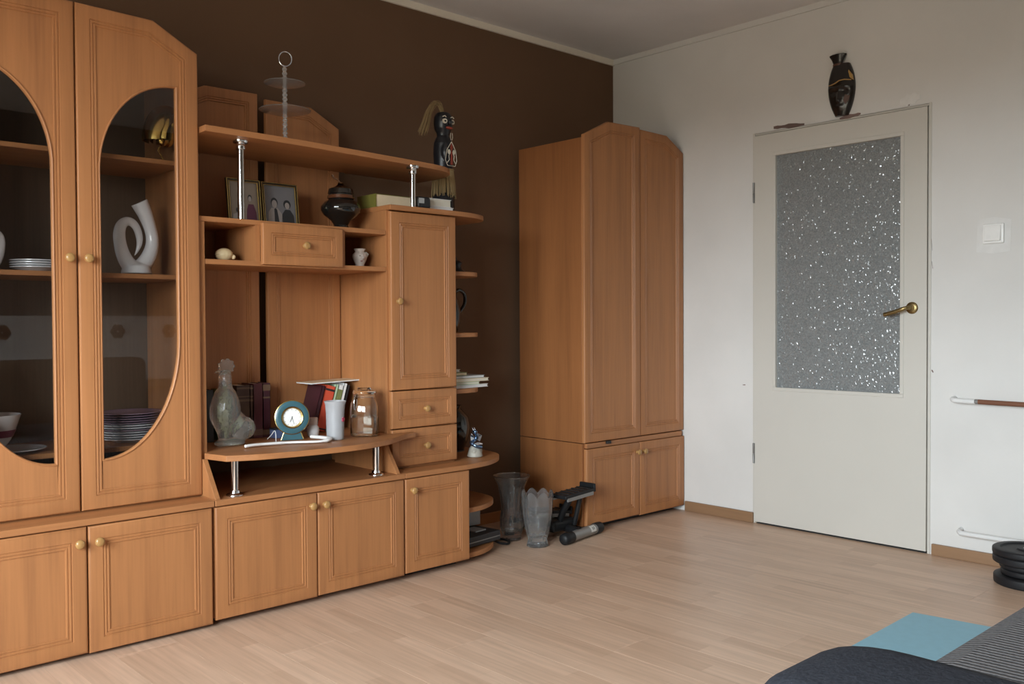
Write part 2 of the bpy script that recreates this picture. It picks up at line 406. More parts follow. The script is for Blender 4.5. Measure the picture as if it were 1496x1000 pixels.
# ---------------------------------------------------------------- the room
WT = 0.14
DY0, DY1, DZ = -1.826, -0.958, 1.995          # door leaf
def build_room():
    f = struct('floor', MB().box(-5.4, 0, YW, 0, -0.08, 0.003), 'dark_grey')
    bw, bl = 0.193, 1.285
    x = 0.0; k = 0; cache = {}
    while x > -5.4:
        x1 = x; x0 = max(x-bw, -5.4); y = 0.0-(k*0.47 % bl)
        ys = [0.0]; yy = -((k*0.47) % bl)
        if yy < -0.05: ys.append(yy)
        else: yy = 0
        while yy > YW+0.05:
            yy = max(yy-bl, YW); ys.append(yy)
        for a, b in zip(ys[1:], ys[:-1]):
            key = (round(x1-x0, 3), round(b-a, 3))
            if key not in cache:
                w, l = x1-x0, b-a; g = 0.0002
                m = MB(); e = 0.0004
                m.loops([[(g, g, 0), (w-g, g, 0), (w-g, l-g, 0), (g, l-g, 0)],
                         [(g, g, ZF-e-0.003), (w-g, g, ZF-e-0.003), (w-g, l-g, ZF-e-0.003), (g, l-g, ZF-e-0.003)],
                         [(g+e, g+e, ZF-0.003), (w-g-e, g+e, ZF-0.003), (w-g-e, l-g-e, ZF-0.003), (g+e, l-g-e, ZF-0.003)]])
                me = bpy.data.meshes.new('floor_board'); me.from_pydata(m.v, [], m.f)
                bm = bmesh.new(); bm.from_mesh(me); bmesh.ops.recalc_face_normals(bm, faces=bm.faces); bm.to_mesh(me); bm.free()
                me.materials.append(MATS['laminate']); cache[key] = me
            o = bpy.data.objects.new('floor_board', cache[key]); COL.objects.link(o); o.parent = f
            o.location = Vector((x0, a, 0.003))-f.location
        x -= bw; k += 1
    struct('ceiling', MB().box(-5.4-WT, WT, YW-WT, WT, CEIL, CEIL+0.1), 'ceiling_white')
    struct('wall_back', MB().box(-5.4-WT, WT, 0, WT, 0, CEIL), 'wall_brown')
    # right wall with the doorway
    m = MB(); a, b, t = DY0-0.012, DY1+0.012, DZ+0.012
    m.box(0, WT, b, 0, 0, CEIL); m.box(0, WT, YW, a, 0, CEIL); m.box(0, WT, a, b, t, CEIL)
    wr = struct('wall_right', m, 'wall_white')
    # broken plaster scars and knocks on the wall (irregular thin flakes, sunken edges)
    def flake(name, y0, z0, y1, z1, w, mat, seed):
        rnd = random.Random(seed); n = 9; top = []; bot = []
        for i in range(n):
            q = i/(n-1); y = y0+(y1-y0)*q; z = z0+(z1-z0)*q; h = w*(0.35+0.65*math.sin(PI*min(1, max(0.06, q*.92+.05))))*rnd.uniform(.6, 1.1)
            top.append((y, z+h*.5)); bot.append((y, z-h*.5))
        pts = top+bot[::-1]
        mb = MB().slab(pts, lambda u, v, w_: (0.0005-0.0022*w_, u, v)); obj(name, mb, mat, wr)
    flake('plaster_scar', -1.06, 2.024, -1.228, 2.014, 0.024, 'scar', 2)
    flake('plaster_scar', -1.412, 2.010, -1.515, 2.017, 0.022, 'scar', 3)
    flake('plaster_chip', -0.880, 0.7205, -0.896, 0.7215, 0.006, 'scar', 4)
    flake('plaster_chip', -1.842, 1.41, -1.846, 1.36, 0.008, 'scar', 5)
    flake('plaster_chip', -1.844, 1.31, -1.848, 1.28, 0.010, 'scar', 6)
    flake('plaster_chip', -1.845, 0.830, -1.853, 0.822, 0.012, 'scar', 7)
    flake('plaster_chip', -1.737, 2.016, -1.744, 2.016, 0.006, 'scar', 8)
    flake('plaster_patch', -1.70, 2.035, -1.79, 2.045, 0.06, 'wall_patch', 9)
    # left wall with the window, wall behind the camera
    struct('wall_front', MB().box(-5.4-WT, WT, YW-WT, YW, 0, CEIL), 'wall_taupe')
    w = WIN; m = MB(); xw = -5.4
    m.box(xw-WT, xw, w['y1'], 0, 0, CEIL); m.box(xw-WT, xw, YW, w['y0'], 0, CEIL)
    m.box(xw-WT, xw, w['y0'], w['y1'], 0, w['z0']); m.box(xw-WT, xw, w['y0'], w['y1'], w['z1'], CEIL)
    struct('wall_left', m, 'wall_taupe')
    ym = (w['y0']+w['y1'])/2
    wn = bpy.data.objects.new('window_1', None); COL.objects.link(wn); wn.location = (xw-.05, ym, w['z0']); wn['kind'] = 'structure'
    fr = MB(); d0, d1 = xw-.09, xw-.03
    for y in (w['y0'], ym-.03, w['y1']-.06): fr.box(d0, d1, y, y+.06, w['z0'], w['z1'])
    for z in (w['z0'], w['z1']-.06): fr.box(d0, d1, w['y0'], w['y1'], z, z+.06)
    obj('window_frame', fr, 'white_plastic', wn)
    for a, b in ((w['y0']+.06, ym-.03), (ym+.03, w['y1']-.06)):
        obj('window_pane', MB().box(xw-.064, xw-.056, a, b, w['z0']+.06, w['z1']-.06), 'window_glass', wn)
    # unpainted strip under the ceiling, baseboards
    struct('trim_1', MB().box(-5.4, 0, -0.012, 0, 2.552, CEIL), 'cornice_white')
    struct('trim_2', MB().box(-0.010, 0, YW, -0.012, 2.556, CEIL), 'wall_white')
    struct('baseboard_right', MB().box(-0.016, 0, -0.948, -0.52, ZF, 0.066), 'wood_base', None, 0.003)
    struct('baseboard_right', MB().box(-0.016, 0, YW, -1.852, ZF, 0.062), 'wood_base', None, 0.003)
    struct('baseboard_back', MB().box(-5.4, -0.016, -0.016, 0, ZF, 0.066), 'wood_h', None, 0.003)
    # door
    d = bpy.data.objects.new('door_1', None); COL.objects.link(d); d.location = (0, (DY0+DY1)/2, ZF); d['kind'] = 'structure'
    d['label'] = 'cream painted door with large patterned glass pane and brass lever'
    fm = MB(); fx0, fx1 = -0.004, WT
    fm.box(fx0, fx1, DY1+.003, DY1+.016, ZF, DZ+.016); fm.box(fx0, fx1, DY0-.016, DY0-.003, ZF, DZ+.016)
    fm.box(0.0, fx1, DY0-.004, DY1+.004, DZ+.004, DZ+.016)
    obj('door_frame', fm, 'door_white', d, 0.002)
    gy0, gy1, gz0, gz1 = -1.708, -1.077, 0.718, 1.882
    lx0, lx1 = -0.010, 0.030; zb = ZF+0.010
    lm = MB()
    lm.box(lx0, lx1, DY0, gy0, zb, DZ); lm.box(lx0, lx1, gy1, DY1, zb, DZ)
    lm.box(lx0, lx1, gy0, gy1, zb, gz0); lm.box(lx0, lx1, gy0, gy1, gz1, DZ)
    leaf = obj('door_leaf', lm, 'door_white', d)
    # glazing beads and glass
    bd = 0.017
    for q in ((gy0-bd, gy1+bd, gz1, gz1+bd), (gy0-bd, gy1+bd, gz0-bd, gz0), (gy0-bd, gy0, gz0, gz1), (gy1, gy1+bd, gz0, gz1)):
        obj('glazing_bead', MB().box(lx0-0.004, lx0, *q), 'door_white', leaf, 0.002)
    # figured glass: the room side is a field of small uneven facets
    rnd = random.Random(11); st = .0058; ny, nz = int((gy1-gy0)/st), int((gz1-gz0)/st); vs = []; fs = []
    for j in range(nz+1):
        for i in range(ny+1):
            e = i in (0, ny) or j in (0, nz); jt = 0 if e else .36*st
            vs.append((.0035+(0 if e else rnd.uniform(-.0012, .0012)), gy0+(gy1-gy0)*(i+.5*(j % 2)*(not e))/(ny)*1.0+rnd.uniform(-jt, jt) if not e else gy0+(gy1-gy0)*i/ny, gz0+(gz1-gz0)*j/nz+rnd.uniform(-jt, jt)))
    for j in range(nz):
        for i in range(ny):
            p = j*(ny+1)+i; fs += [(p, p+1, p+ny+2), (p, p+ny+2, p+ny+1)] if (i+j) % 2 else [(p, p+1, p+ny+1), (p+1, p+ny+2, p+ny+1)]
    gm = MB().add(vs, fs); gm.box(.0065, .0085, gy0, gy1, gz0, gz1)
    pg = obj('glass_pane', gm, 'pattern_glass', leaf); pg['label'] = 'grey patterned privacy glass'
    # lever handle with round rose
    h = MB(); hy, hz = -1.762, 1.107
    h.lathe((lx0, hy, hz), [(0.027, 0), (0.027, 0.003), (0.024, 0.006), (0.014, 0.008), (0.012, 0.011)], 24, (-1, 0, 0))
    hd = obj('door_handle', h, 'old_brass', d, 0, True); hd['label'] = 'tarnished brass lever handle'
    l = MB(); l.tube(smoothpath([(lx0-0.008, hy, hz), (lx0-0.035, hy, hz), (lx0-0.050, hy+0.012, hz-0.002), (lx0-0.052, hy+0.05, hz-0.016), (lx0-0.050, hy+0.105, hz-0.030)], 5), [0.009]*6+[0.0085]*5+[0.0095]*10, 12)
    obj('lever', l, 'old_brass', hd, 0, True)
    for z in (1.655, 0.32):
        m = MB(); m.lathe((-0.012, DY1+0.006, z), [(0.0, 0), (0.005, 0.002), (0.0055, 0.05), (0.0045, 0.051), (0.0045, 0.053), (0.0055, 0.054), (0.0055, 0.104), (0, 0.106)], 12)
        obj('hinge', m, 'grey_steel', d, 0, True)
    obj('threshold', MB().box(0.002, WT, DY0, DY1, 0.004, ZF+0.002), 'dark_grey', d)
    # closed hallway behind the door
    m = MB(); m.box(1.1, 1.2, -2.6, -0.3, 0, CEIL); m.box(WT, 1.1, -2.7, -2.6, 0, CEIL); m.box(WT, 1.1, -0.3, -0.2, 0, CEIL); m.box(WT, 1.2, -2.7, -0.2, -0.08, 0); m.box(WT, 1.2, -2.7, -0.2, CEIL, CEIL+.1)
    struct('wall_hallway', m, 'wall_white')
    # on the wall behind the camera (seen only mirrored in the display cabinet glass)
    wallcloth = tag(obj('wall_hanging', MB().box(-2.6, -0.3, YW, YW+.008, 0.62, 1.12), 'cloth_grey'), 'pale grey wall hanging with brown flowers, seen mirrored in cabinet glass', 'wall hanging')
    for i, y in enumerate((-2.35, -1.95, -1.55, -1.15, -0.75, -0.5)):
        m = MB()
        for k in range(6):
            a = 2*PI*k/6; m.lathe((y+0.032*math.cos(a), YW+.0085, 1.0+0.032*math.sin(a)), [(0.026, 0), (0.024, 0.003)], 12, (0, 1, 0))
        obj('flower', m, 'decal_brown', wallcloth)
build_room()
# ---------------------------------------------------------------- furniture
PROF = [(0, .019), (0, .006), (.0012, .0030), (.0035, .0010), (.008, 0), (.043, 0.0006), (.0445, .0032), (.0465, .0032), (.048, .0012), (.0525, .0012), (.054, .0040), (.056, .0040), (.0575, .0022), (.062, .0022), (.0635, .0058), (.066, .0058)]
def ccw(pts):
    a = sum(pts[i-1][0]*pts[i][1]-pts[i][0]*pts[i-1][1] for i in range(len(pts)))
    return pts if a > 0 else pts[::-1]
def door_mesh(pts, yF, k=1.0, hole=None):
    pts = ccw(pts); m = MB(); rings = []
    for d, h in PROF: rings.append([(u, yF+h, v) for u, v in inset(pts, d*k)])
    if hole is None:
        m.loops(rings); return m
    hole = ccw(hole)
    inner = inset(pts, PROF[-1][0]*k)
    h0 = inset(hole, -0.007); dp = PROF[-1][1]
    m.loops(rings, False, False)
    o = len(m.v); n1, n2 = len(inner), len(h0)
    vs = [(u, yF+dp, v) for u, v in inner]+[(u, yF+dp, v) for u, v in h0]
    tri = tessellate_polygon([[Vector((u, v, 0)) for u, v in inner], [Vector((u, v, 0)) for u, v in h0]])
    m.add(vs, tri)
    # rounded lip round the glass, then back face
    lip = [[(u, yF+dd, v) for u, v in inset(hole, e)] for e, dd in ((-0.007, dp), (-0.006, dp-.003), (-0.003, dp-.0042), (0, dp-.002), (0.0008, dp+.003), (0.0008, .019))]
    m.loops(lip, False, False)
    bk = [(u, yF+.019, v) for u, v in pts]; hb = [(u, yF+.019, v) for u, v in inset(hole, .0008)]
    tri = tessellate_polygon([[Vector((p[0], p[2], 0)) for p in bk], [Vector((p[0], p[2], 0)) for p in hb]])
    m.add(bk+hb, tri)
    bm = bmesh.new()
    return m
def rect(x0, x1, z0, z1): return [(x0, z0), (x1, z0), (x1, z1), (x0, z1)]
def knob(x, z, yF, parent, r=0.0145):
    m = MB(); m.lathe((x, yF+.0008, z), [(0.0085, 0), (0.0085, 0.003), (0.0065, 0.008), (0.007, 0.012), (r*.8, 0.0145), (r, 0.018), (r, 0.021), (r*.86, 0.0245), (r*.45, 0.0265), (0.0001, 0.027)], 20, (0, -1, 0))
    return obj('knob', m, 'knob_wood', parent, 0, True)
def add_door(root, pts, yF, kn=None, k=1.0, name='door', hole=None):
    d = obj(name, door_mesh(pts, yF, k, hole), 'wood_v', root, 0, True)
    if kn: knob(kn[0], kn[1], yF+(0 if k >= 1 and name == 'door' else .0045), d)
    return d
FY, UY = -0.575, -0.470     # front planes of the low doors and of the upper doors
ZT, ZU = 0.447, 0.426       # top / underside of the low worktops
ZB = 0.038                  # underside of the low cabinets

def low_cabinet(label, x0, x1, splits, knobs, bots, name='low_cabinet'):
    t = thing(name, label, 'cabinet', ((x0+x1)/2, -0.3, ZF), 'low cabinets of the wall unit')
    yb = FY+.0195; th = .016
    for a in (x0, x1-th): obj('side_panel', MB().box(a, a+th, yb, -.02, ZB, ZU), 'wood_v', t, .001)
    obj('bottom_panel', MB().box(x0+th, x1-th, yb, -.02, ZB, ZB+th), 'wood_h', t)
    obj('back_panel', MB().box(x0+th, x1-th, -.026, -.021, ZB+th, ZU), 'wood_dark', t)
    obj('plinth', MB().box(x0+.02, x1-.02, FY+.075, -.05, ZF, ZB), 'black', t)
    for i in range(len(splits)-1):
        a, b = splits[i]+.002, splits[i+1]-.002
        add_door(t, rect(a, b, bots[i], ZU-.004), FY, knobs[i])
    return t
lc1 = low_cabinet('wide low wooden cabinet with two panelled doors below the glass display cabinet', -3.566, -2.742, (-3.562, -3.152, -2.745), ((-3.180, .374), (-3.122, .373)), (.027, .024))
obj('worktop', MB().box(-3.566, -2.7395, FY-.002, -.02, ZU, ZT), 'wood_h', lc1, .0025)
lc2 = low_cabinet('low wooden cabinet with two panelled doors below the open television shelf', -2.738, -1.941, (-2.738, -2.339, -1.942), ((-2.366, .377), (-2.310, .376)), (.033, .036))
obj('worktop', MB().box(-2.737, -1.939, FY-.002, -.02, ZU, ZT), 'wood_h', lc2, .0025)
lc3 = low_cabinet('narrow low wooden cabinet with one panelled door and rounded open corner shelves', -1.938, -1.600, (-1.939, -1.600), ((-1.905, .376),), (.041,))
wt = [(-1.938, -.02), (-1.938, FY-.002), (-1.62, FY-.002)]+[tuple(p) for p in smoothpath([(-1.62, FY-.002), (-1.53, -.566), (-1.45, -.543), (-1.36, -.488), (-1.295, -.415), (-1.265, -.32), (-1.26, -.2)], 5)][1:]+[(-1.26, -.02)]
obj('worktop', MB().prism(wt, ZU, ZT), 'wood_h', lc3, .0025)
cs = [(-1.6, -.02), (-1.6, -.535)]+[tuple(p) for p in smoothpath([(-1.6, -.535), (-1.52, -.533), (-1.445, -.510), (-1.37, -.462), (-1.322, -.395), (-1.305, -.30), (-1.302, -.2)], 5)][1:]+[(-1.302, -.02)]
o = obj('corner_shelf', MB().prism(cs, .229, .250), 'wood_h', lc3, .002)
o = obj('corner_shelf', MB().prism(cs, .034, .055), 'wood_h', lc3, .002)
obj('plinth', MB().prism([(-1.6, -.05), (-1.6, -.48), (-1.45, -.44), (-1.37, -.35), (-1.36, -.05)], ZF, .034), 'black', lc3)

def display_cabinet():
    x0, x1, xm = -3.538, -2.733, -3.1355
    t = thing('display_cabinet', 'tall wooden display cabinet with two glazed arched doors', 'cabinet', (xm, -.25, ZT))
    th = .016; yb = UY+.0195; zt = 1.965
    for a in (x0, x1-th): obj('side_panel', MB().box(a, a+th, yb, -.02, ZT, zt), 'wood_v', t, .001)
    obj('top_panel', MB().box(x0+th, x1-th, yb, -.02, zt-th, zt), 'wood_h', t)
    obj('bottom_panel', MB().box(x0+th, x1-th, yb, -.02, ZT, ZT+th), 'wood_h', t)
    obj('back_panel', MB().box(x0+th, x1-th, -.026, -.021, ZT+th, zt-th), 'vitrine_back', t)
    for z in (1.622, 1.223, .637):
        obj('shelf', MB().box(x0+th, x1-th, -.385, -.026, z-.016, z), 'wood_h', t, .0015)
    for s in (1, -1):
        fx = (lambda u: u) if s > 0 else (lambda u: 2*xm-u)
        out = [(xm+.0022, .452), (x1, .452), (x1, 1.986), (-2.886, 2.070), (xm+.0022, 2.074)]
        hole = [(-3.062, .612)]+arc(-3.062, 1.0, .251, .388, -87, 0, 22)+arc(-2.811, 1.55, .251, .307, 90, 180, 22)
        out = [(fx(u), v) for u, v in out]; hole = [(fx(u), v) for u, v in hole]
        d = add_door(t, out, UY, (fx(-3.107), 1.262), 1.0, 'door', hole)
        gl = ccw(inset(ccw(hole), -.010))
        g = obj('glass_pane', MB().slab(gl, lambda u, v, w: (u, UY+.013+.004*w, v)), 'pane_glass', d)
    return t
display_cabinet()

def tower():
    x0, x1 = -1.936, -1.583
    t = thing('tower_cabinet', 'tall narrow wooden cabinet with one door, two drawers and rounded side shelves', 'cabinet', (-1.76, -.25, ZT))
    th = .016; yb = UY+.0195; zt = 1.513
    for a in (x0, x1-th): obj('side_panel', MB().box(a, a+th, yb, -.02, ZT, zt), 'wood_v', t, .001)
    obj('back_panel', MB().box(x0+th, x1-th, -.026, -.021, ZT, zt), 'wood_dark', t)
    obj('bottom_panel', MB().box(x0+th, x1-th, yb, -.026, ZT, ZT+th), 'wood_h', t)
    top = [(x0, -.02), (x0, UY-.012), (-1.62, UY-.012)]+[tuple(p) for p in smoothpath([(-1.62, UY-.012), (-1.52, -.474), (-1.43, -.448), (-1.365, -.402), (-1.335, -.33), (-1.33, -.2)], 5)][1:]+[(-1.33, -.02)]
    obj('top_panel', MB().prism(top, zt, 1.534), 'wood_h', t, .0025)
    add_door(t, rect(-1.926, x1+.001, .773, 1.509), UY, (-1.893, 1.140))
    add_door(t, rect(-1.926, x1+.001, .614, .769), UY, (-1.752, .690), .8, 'drawer')
    add_door(t, rect(-1.926, x1+.001, .455, .610), UY, (-1.752, .534), .8, 'drawer')
    sh = [(x1, -.03), (x1, -.425)]+[tuple(p) for p in smoothpath([(x1, -.425), (-1.48, -.422), (-1.415, -.405), (-1.372, -.36), (-1.352, -.29), (-1.35, -.2)], 5)][1:]+[(-1.35, -.03)]
    for z in (1.278, 1.006, .756): obj('side_shelf', MB().prism(sh, z-.0195, z), 'wood_h', t, .002)
tower()

def media_unit():
    t = thing('media_shelf_unit', 'open wooden shelf unit with drawer, niches and bowed television shelf on chrome posts', 'shelf unit', (-2.33, -.25, ZT))
    yf = -.45; th = .018; yp = -.128
    # two tall panels at the back
    add_door(t, [(-2.706, .600), (-2.322, .600), (-2.322, 1.985), (-2.545, 1.982), (-2.706, 1.905)], -.110, None, .9, 'back_panel')
    add_door(t, [(-2.287, .600), (-1.939, .600), (-1.939, 1.895), (-2.075, 1.968), (-2.287, 1.970)], -.110, None, .9, 'back_panel')
    obj('side_panel', MB().box(-2.729, -2.707, yf, -.092, ZT, 1.4115), 'wood_v', t, .001)
    def bracket(xa, xb):
        pts = [(yf-.0005, ZT), (-.572, ZT), (-.566, ZT+.004), (-.470, .5765), (yf-.0005, .5765)]
        m = MB().slab(pts, lambda u, v, w: (xa+(xb-xa)*w, u, v)); obj('bracket', m, 'wood_v', t, .0015)
    bracket(-2.7325, -2.7145); bracket(-1.976, -1.958)
    obj('niche_panel', MB().box(-1.976, -1.958, yf, -.111, ZT, .5765), 'wood_v', t)
    # box shelf with two open niches and a drawer
    obj('box_top', MB().box(-2.729, -1.9375, yf-.002, -.111, 1.412, 1.430), 'wood_h', t, .0015)
    obj('box_bottom', MB().box(-2.706, -1.9375, yf-.002, -.111, 1.262, 1.280), 'wood_h', t, .0015)
    for x in (-2.513, -2.150): obj('partition', MB().box(x, x+.018, yf, -.111, 1.280, 1.412), 'wood_v', t)
    add_door(t, rect(-2.495, -2.152, 1.268, 1.421), UY-.002, (-2.320, 1.345), .8, 'drawer')
    # bowed television shelf
    fr = [(-2.7015, -.588), (-2.64, -.614), (-2.574, -.636), (-2.427, -.661), (-2.29, -.669), (-2.20, -.664), (-2.124, -.646), (-2.04, -.615), (-1.96, -.565), (-1.89, -.520), (-1.83, -.500)]
    pts = [(-1.9375, -.111), (-2.706, -.111), (-2.706, yf), (-2.727, -.472), (-2.7015, -.588)]+[tuple(p) for p in smoothpath(fr, 3)][1:]+[(-1.83, -.4725), (-1.9375, -.4725)]
    obj('television_shelf', MB().prism(ccw(pts), .577, .598), 'wood_h', t, .002)
    for x, y in ((-2.643, -.529), (-2.038, -.515)):
        p = obj('post', MB().lathe((x, y, ZT), [(.0135, 0), (.0135, .130)], 24), 'chrome', t, 0, True)
        obj('flange', MB().lathe((x, y, ZT), [(.030, 0), (.030, .003), (.026, .007), (.018, .009), (.0165, .018), (.0145, .019)], 28), 'chrome', p, 0, True)
media_unit()

def top_shelf():
    t = thing('top_shelf', 'long thin wooden top shelf with bowed front on two chrome posts', 'shelf', (-2.1, -.3, 1.71))
    za = lambda x: 1.738-(x+2.73)*0.0095
    fr = [(-2.728, -.512), (-2.60, -.512), (-2.46, -.512), (-2.31, -.506), (-2.155, -.494), (-1.99, -.482), (-1.82, -.468), (-1.67, -.452), (-1.60, -.430), (-1.545, -.385), (-1.515, -.31), (-1.510, -.22)]
    pts = [(-1.510, -.093), (-1.905, -.093), (-1.905, -.1125), (-2.728, -.1125)]+[tuple(p) for p in smoothpath(fr, 4)]
    obj('board', MB().prism(ccw(pts), lambda x: za(x)-.022, za), 'wood_h', t, .002)
    for x, y, z0 in ((-2.565, -.444, 1.430), (-1.800, -.452, 1.534)):
        zt = za(x)-.022
        p = obj('post', MB().lathe((x, y, z0), [(.0125, 0), (.0125, zt-z0)], 24), 'chrome', t, 0, True)
        obj('collar', MB().lathe((x, y, zt), [(.0135, -.034), (.0165, -.032), (.018, -.022), (.0165, -.014), (.026, -.010), (.028, -.004), (.028, 0)], 28), 'chrome', p, 0, True)
top_shelf()

def wardrobe():
    x0, x1, xm = -.810, -.004, -.379; yF = -.512
    t = thing('wardrobe', 'tall two-part wooden wardrobe with four panelled doors in the room corner', 'wardrobe', (-.4, -.28, ZF))
    yb = yF+.0195; th = .018
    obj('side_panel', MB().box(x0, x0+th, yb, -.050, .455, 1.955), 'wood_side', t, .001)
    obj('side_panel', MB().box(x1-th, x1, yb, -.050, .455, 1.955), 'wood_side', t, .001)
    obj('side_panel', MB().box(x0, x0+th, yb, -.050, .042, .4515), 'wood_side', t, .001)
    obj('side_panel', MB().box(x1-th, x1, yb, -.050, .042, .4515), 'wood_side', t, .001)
    obj('top_panel', MB().box(x0+th, x1-th, yb, -.05, 1.937, 1.955), 'wood_h', t)
    obj('back_panel', MB().box(x0+th, x1-th, -.056, -.051, .06, 1.937), 'wood_dark', t)
    obj('middle_board', MB().box(x0+th, x1-th, yF+.004, -.056, .427, .452), 'wood_h', t, .002)
    obj('bottom_panel', MB().box(x0+th, x1-th, yb, -.056, .042, .060), 'wood_h', t)
    obj('plinth', MB().box(x0+.02, x1-.02, yF+.07, -.06, ZF, .042), 'black', t)
    add_door(t, [(x0+.001, .456), (xm-.001, .456), (xm-.001, 2.060), (-.630, 2.054), (x0+.001, 1.968)], yF, None)
    add_door(t, [(xm+.001, .456), (x1, .456), (x1, 1.972), (-.150, 2.049), (xm+.001, 2.052)], yF+.004, None)
    add_door(t, rect(x0+.014, -.389, .044, .424), yF, (-.412, .375))
    add_door(t, rect(-.386, x1, .040, .424), yF, (-.360, .375))
    obj('door_stop', MB().box(-.655, -.625, yF-.010, yF+.003, .440, .4545), 'black', t, .002)
wardrobe()
# ---------------------------------------------------------------- sofa, mat, weights, pipes, wall things
def sofa():
    t = thing('sofa', 'two-seat sofa with slate grey arm and ribbed grey seat in the foreground', 'sofa', (-2.3, -3.25, ZF))
    # arm: a rounded bolster-like block, front end curved
    def arm(xa, xb):
        rings = []; R0 = .075
        ks = [(-3.80, .97)]+[(-3.78, 1.0), (-3.4, 1.0), (-3.1, 1.0)]+[(-3.02+.125*math.sin(PI/2*i/8), math.cos(PI/2*i/8*.97)**.42) for i in range(9)]
        for y, q in ks:
            zt = .615*(1-.16*(1-q)); hw = (xb-xa)/2; sh = .055*(1-q); x0, x1 = xa+.16*(1-q), xb-.05*(1-q); r = R0
            ring = [(x1, y, .05), (x1+.004, y, .25), (x1, y, zt-r)]
            ring += [(x1-r+r*math.cos(w), y, zt-r+r*math.sin(w)) for w in [PI/2*i/8 for i in range(1, 9)]]
            ring += [(x0+r+r*math.cos(w), y, zt-r+r*math.sin(w)) for w in [PI/2+PI/2*i/8 for i in range(0, 8)]]
            ring += [(x0, y, zt-r), (x0-.004, y, .25), (x0, y, .05)]
            rings.append(ring)
        obj('arm', MB().loops(rings), 'slate_cloth', t, 0, True)
    arm(-3.17, -2.862); arm(-1.70, -1.45)
    m = MB(); n = 7
    # seat cushion with rolled front edge
    prof = [(-3.62, .20), (-2.86, .20), (-2.825, .24), (-2.812, .32), (-2.815, .38), (-2.835, .413), (-2.875, .424), (-3.2, .432), (-3.62, .43)]
    m.loops([[(x, y, z) for y, z in prof] for x in (-2.858, -2.845, -2.30, -1.715, -1.702)])
    obj('seat_cushion', m, 'rib_grey', t, .004, True)
    obj('seat_base', MB().box(-2.858, -1.702, -3.70, -2.85, .06, .20), 'slate_cloth', t, .01)
    obj('backrest', MB().box(-2.858, -1.702, -3.84, -3.60, .20, .83), 'sofa_brown', t, .05, True, seg=4)
    for x in (-3.0, -1.58):
        for y in (-3.72, -3.0): obj('leg', MB().lathe((x, y, ZF), [(.022, 0), (.028, .05)], 16), 'black', t, 0, True)
sofa()
mat = MB().prism([(-.886, -2.149), (-2.55, -2.19), (-2.565, -2.79), (-.80, -2.75)], ZF, ZF+.006)
tag(obj('exercise_mat', mat, 'mat_blue', None, .001), 'light blue exercise mat on the floor beside the sofa', 'mat')

def weight_plate(c, r, z0, h, label):
    t = thing('weight_plate', label, 'weight plate', (c[0], c[1], z0), 'weight plates stacked by the wall')
    g = .0004
    pr = [(.016, 0), (r-.006, 0), (r-.001, .003), (r, .007), (r, h-.007), (r-.001, h-.003), (r-.006, h), (r-.028, h), (r-.032, h-.006), (.045, h-.006), (.041, h), (.016, h), (.016, 0)]
    m = MB(); m.lathe((c[0], c[1], z0+g), pr, 40, cap=False)
    d = obj('disc', m, 'iron_black', t, 0, True)
    rings = MB(); rings.lathe((c[0], c[1], z0+g), [(.0158, .001), (.0158, h+.0005), (.021, h+.0005), (.021, .001)], 24, cap=False)
    obj('hub', rings, 'grey_steel', t, 0, True)
pc = (-.192, -2.305)
z = ZF
for r, h, lb in ((.128, .036, 'wide black weight plate at the bottom of the stack by the wall'), (.104, .024, 'smaller black weight plate directly above the wide bottom one'), (.106, .022, 'smaller black weight plate third from the floor in the stack'), (.128, .030, 'wide black weight plate second from the top of the stack'), (.130, .026, 'wide black weight plate lying topmost on the stack')):
    weight_plate((pc[0]+random.uniform(-.004, .004), pc[1]+random.uniform(-.004, .004)), r, z, h, lb); z += h+.0008

def pipe(label, y0, z0, z1, rust_from):
    t = thing('heating_pipe', label, 'pipe', (-.05, y0-.3, z0), 'heating pipes on the right wall')
    r = .0105
    p = [(.01, y0+.012, z0+.004), (-.02, y0+.012, z0+.004)]
    bend = smoothpath([(.004, y0+.010, z0+.006), (-.030, y0+.008, z0+.004), (-.046, y0-.004, z0+.001), (-.05, y0-.03, z0), (-.05, rust_from, z0+(z1-z0)*.1)], 6)
    obj('elbow', MB().tube(bend, r, 14), 'pipe_white', t, 0, True)
    end = -3.0
    obj('straight_run', MB().tube([(-.05, rust_from, z0), (-.05, (rust_from+end)/2, (z0+z1)/2), (-.05, end, z1)], r*.98, 14), 'rust' if rust_from > -2.1 else 'pipe_white', t, 0, True)
    if rust_from > -2.1: obj('paint_edge', MB().lathe((-.05, rust_from+.004, z0), [(r*1.03, 0), (r*1.06, .006), (r*1.03, .014)], 14, (0, -1, 0)), 'grey_steel', t, 0, True)
pipe('bare rusty brown heating pipe with white painted elbow, upper of the two', -1.955, .706, .700, -2.05)
pipe('white painted heating pipe just above the baseboard, lower of the two', -1.985, .138, .150, -2.30)

def light_switch():
    t = thing('light_switch', 'square white light switch on the wall right of the door', 'switch', (0, -2.1, 1.37))
    obj('plate', MB().box(-.012, 0, -2.142, -2.058, 1.372, 1.456), 'switch_white', t, .005, seg=3)
    obj('rocker', MB().obox((-.0145, -2.099, 1.415), (.009, .064, .066), Matrix.Rotation(math.radians(7), 3, 'Y')), 'switch_white', t, .003, seg=3)
    obj('filler_patch', MB().slab([(-2.036, 1.478), (-2.030, 1.340), (-2.10, 1.330), (-2.165, 1.338), (-2.168, 1.470), (-2.10, 1.484)], lambda u, v, w: (-.0012*w, u, v)), 'wall_patch', t)
light_switch()

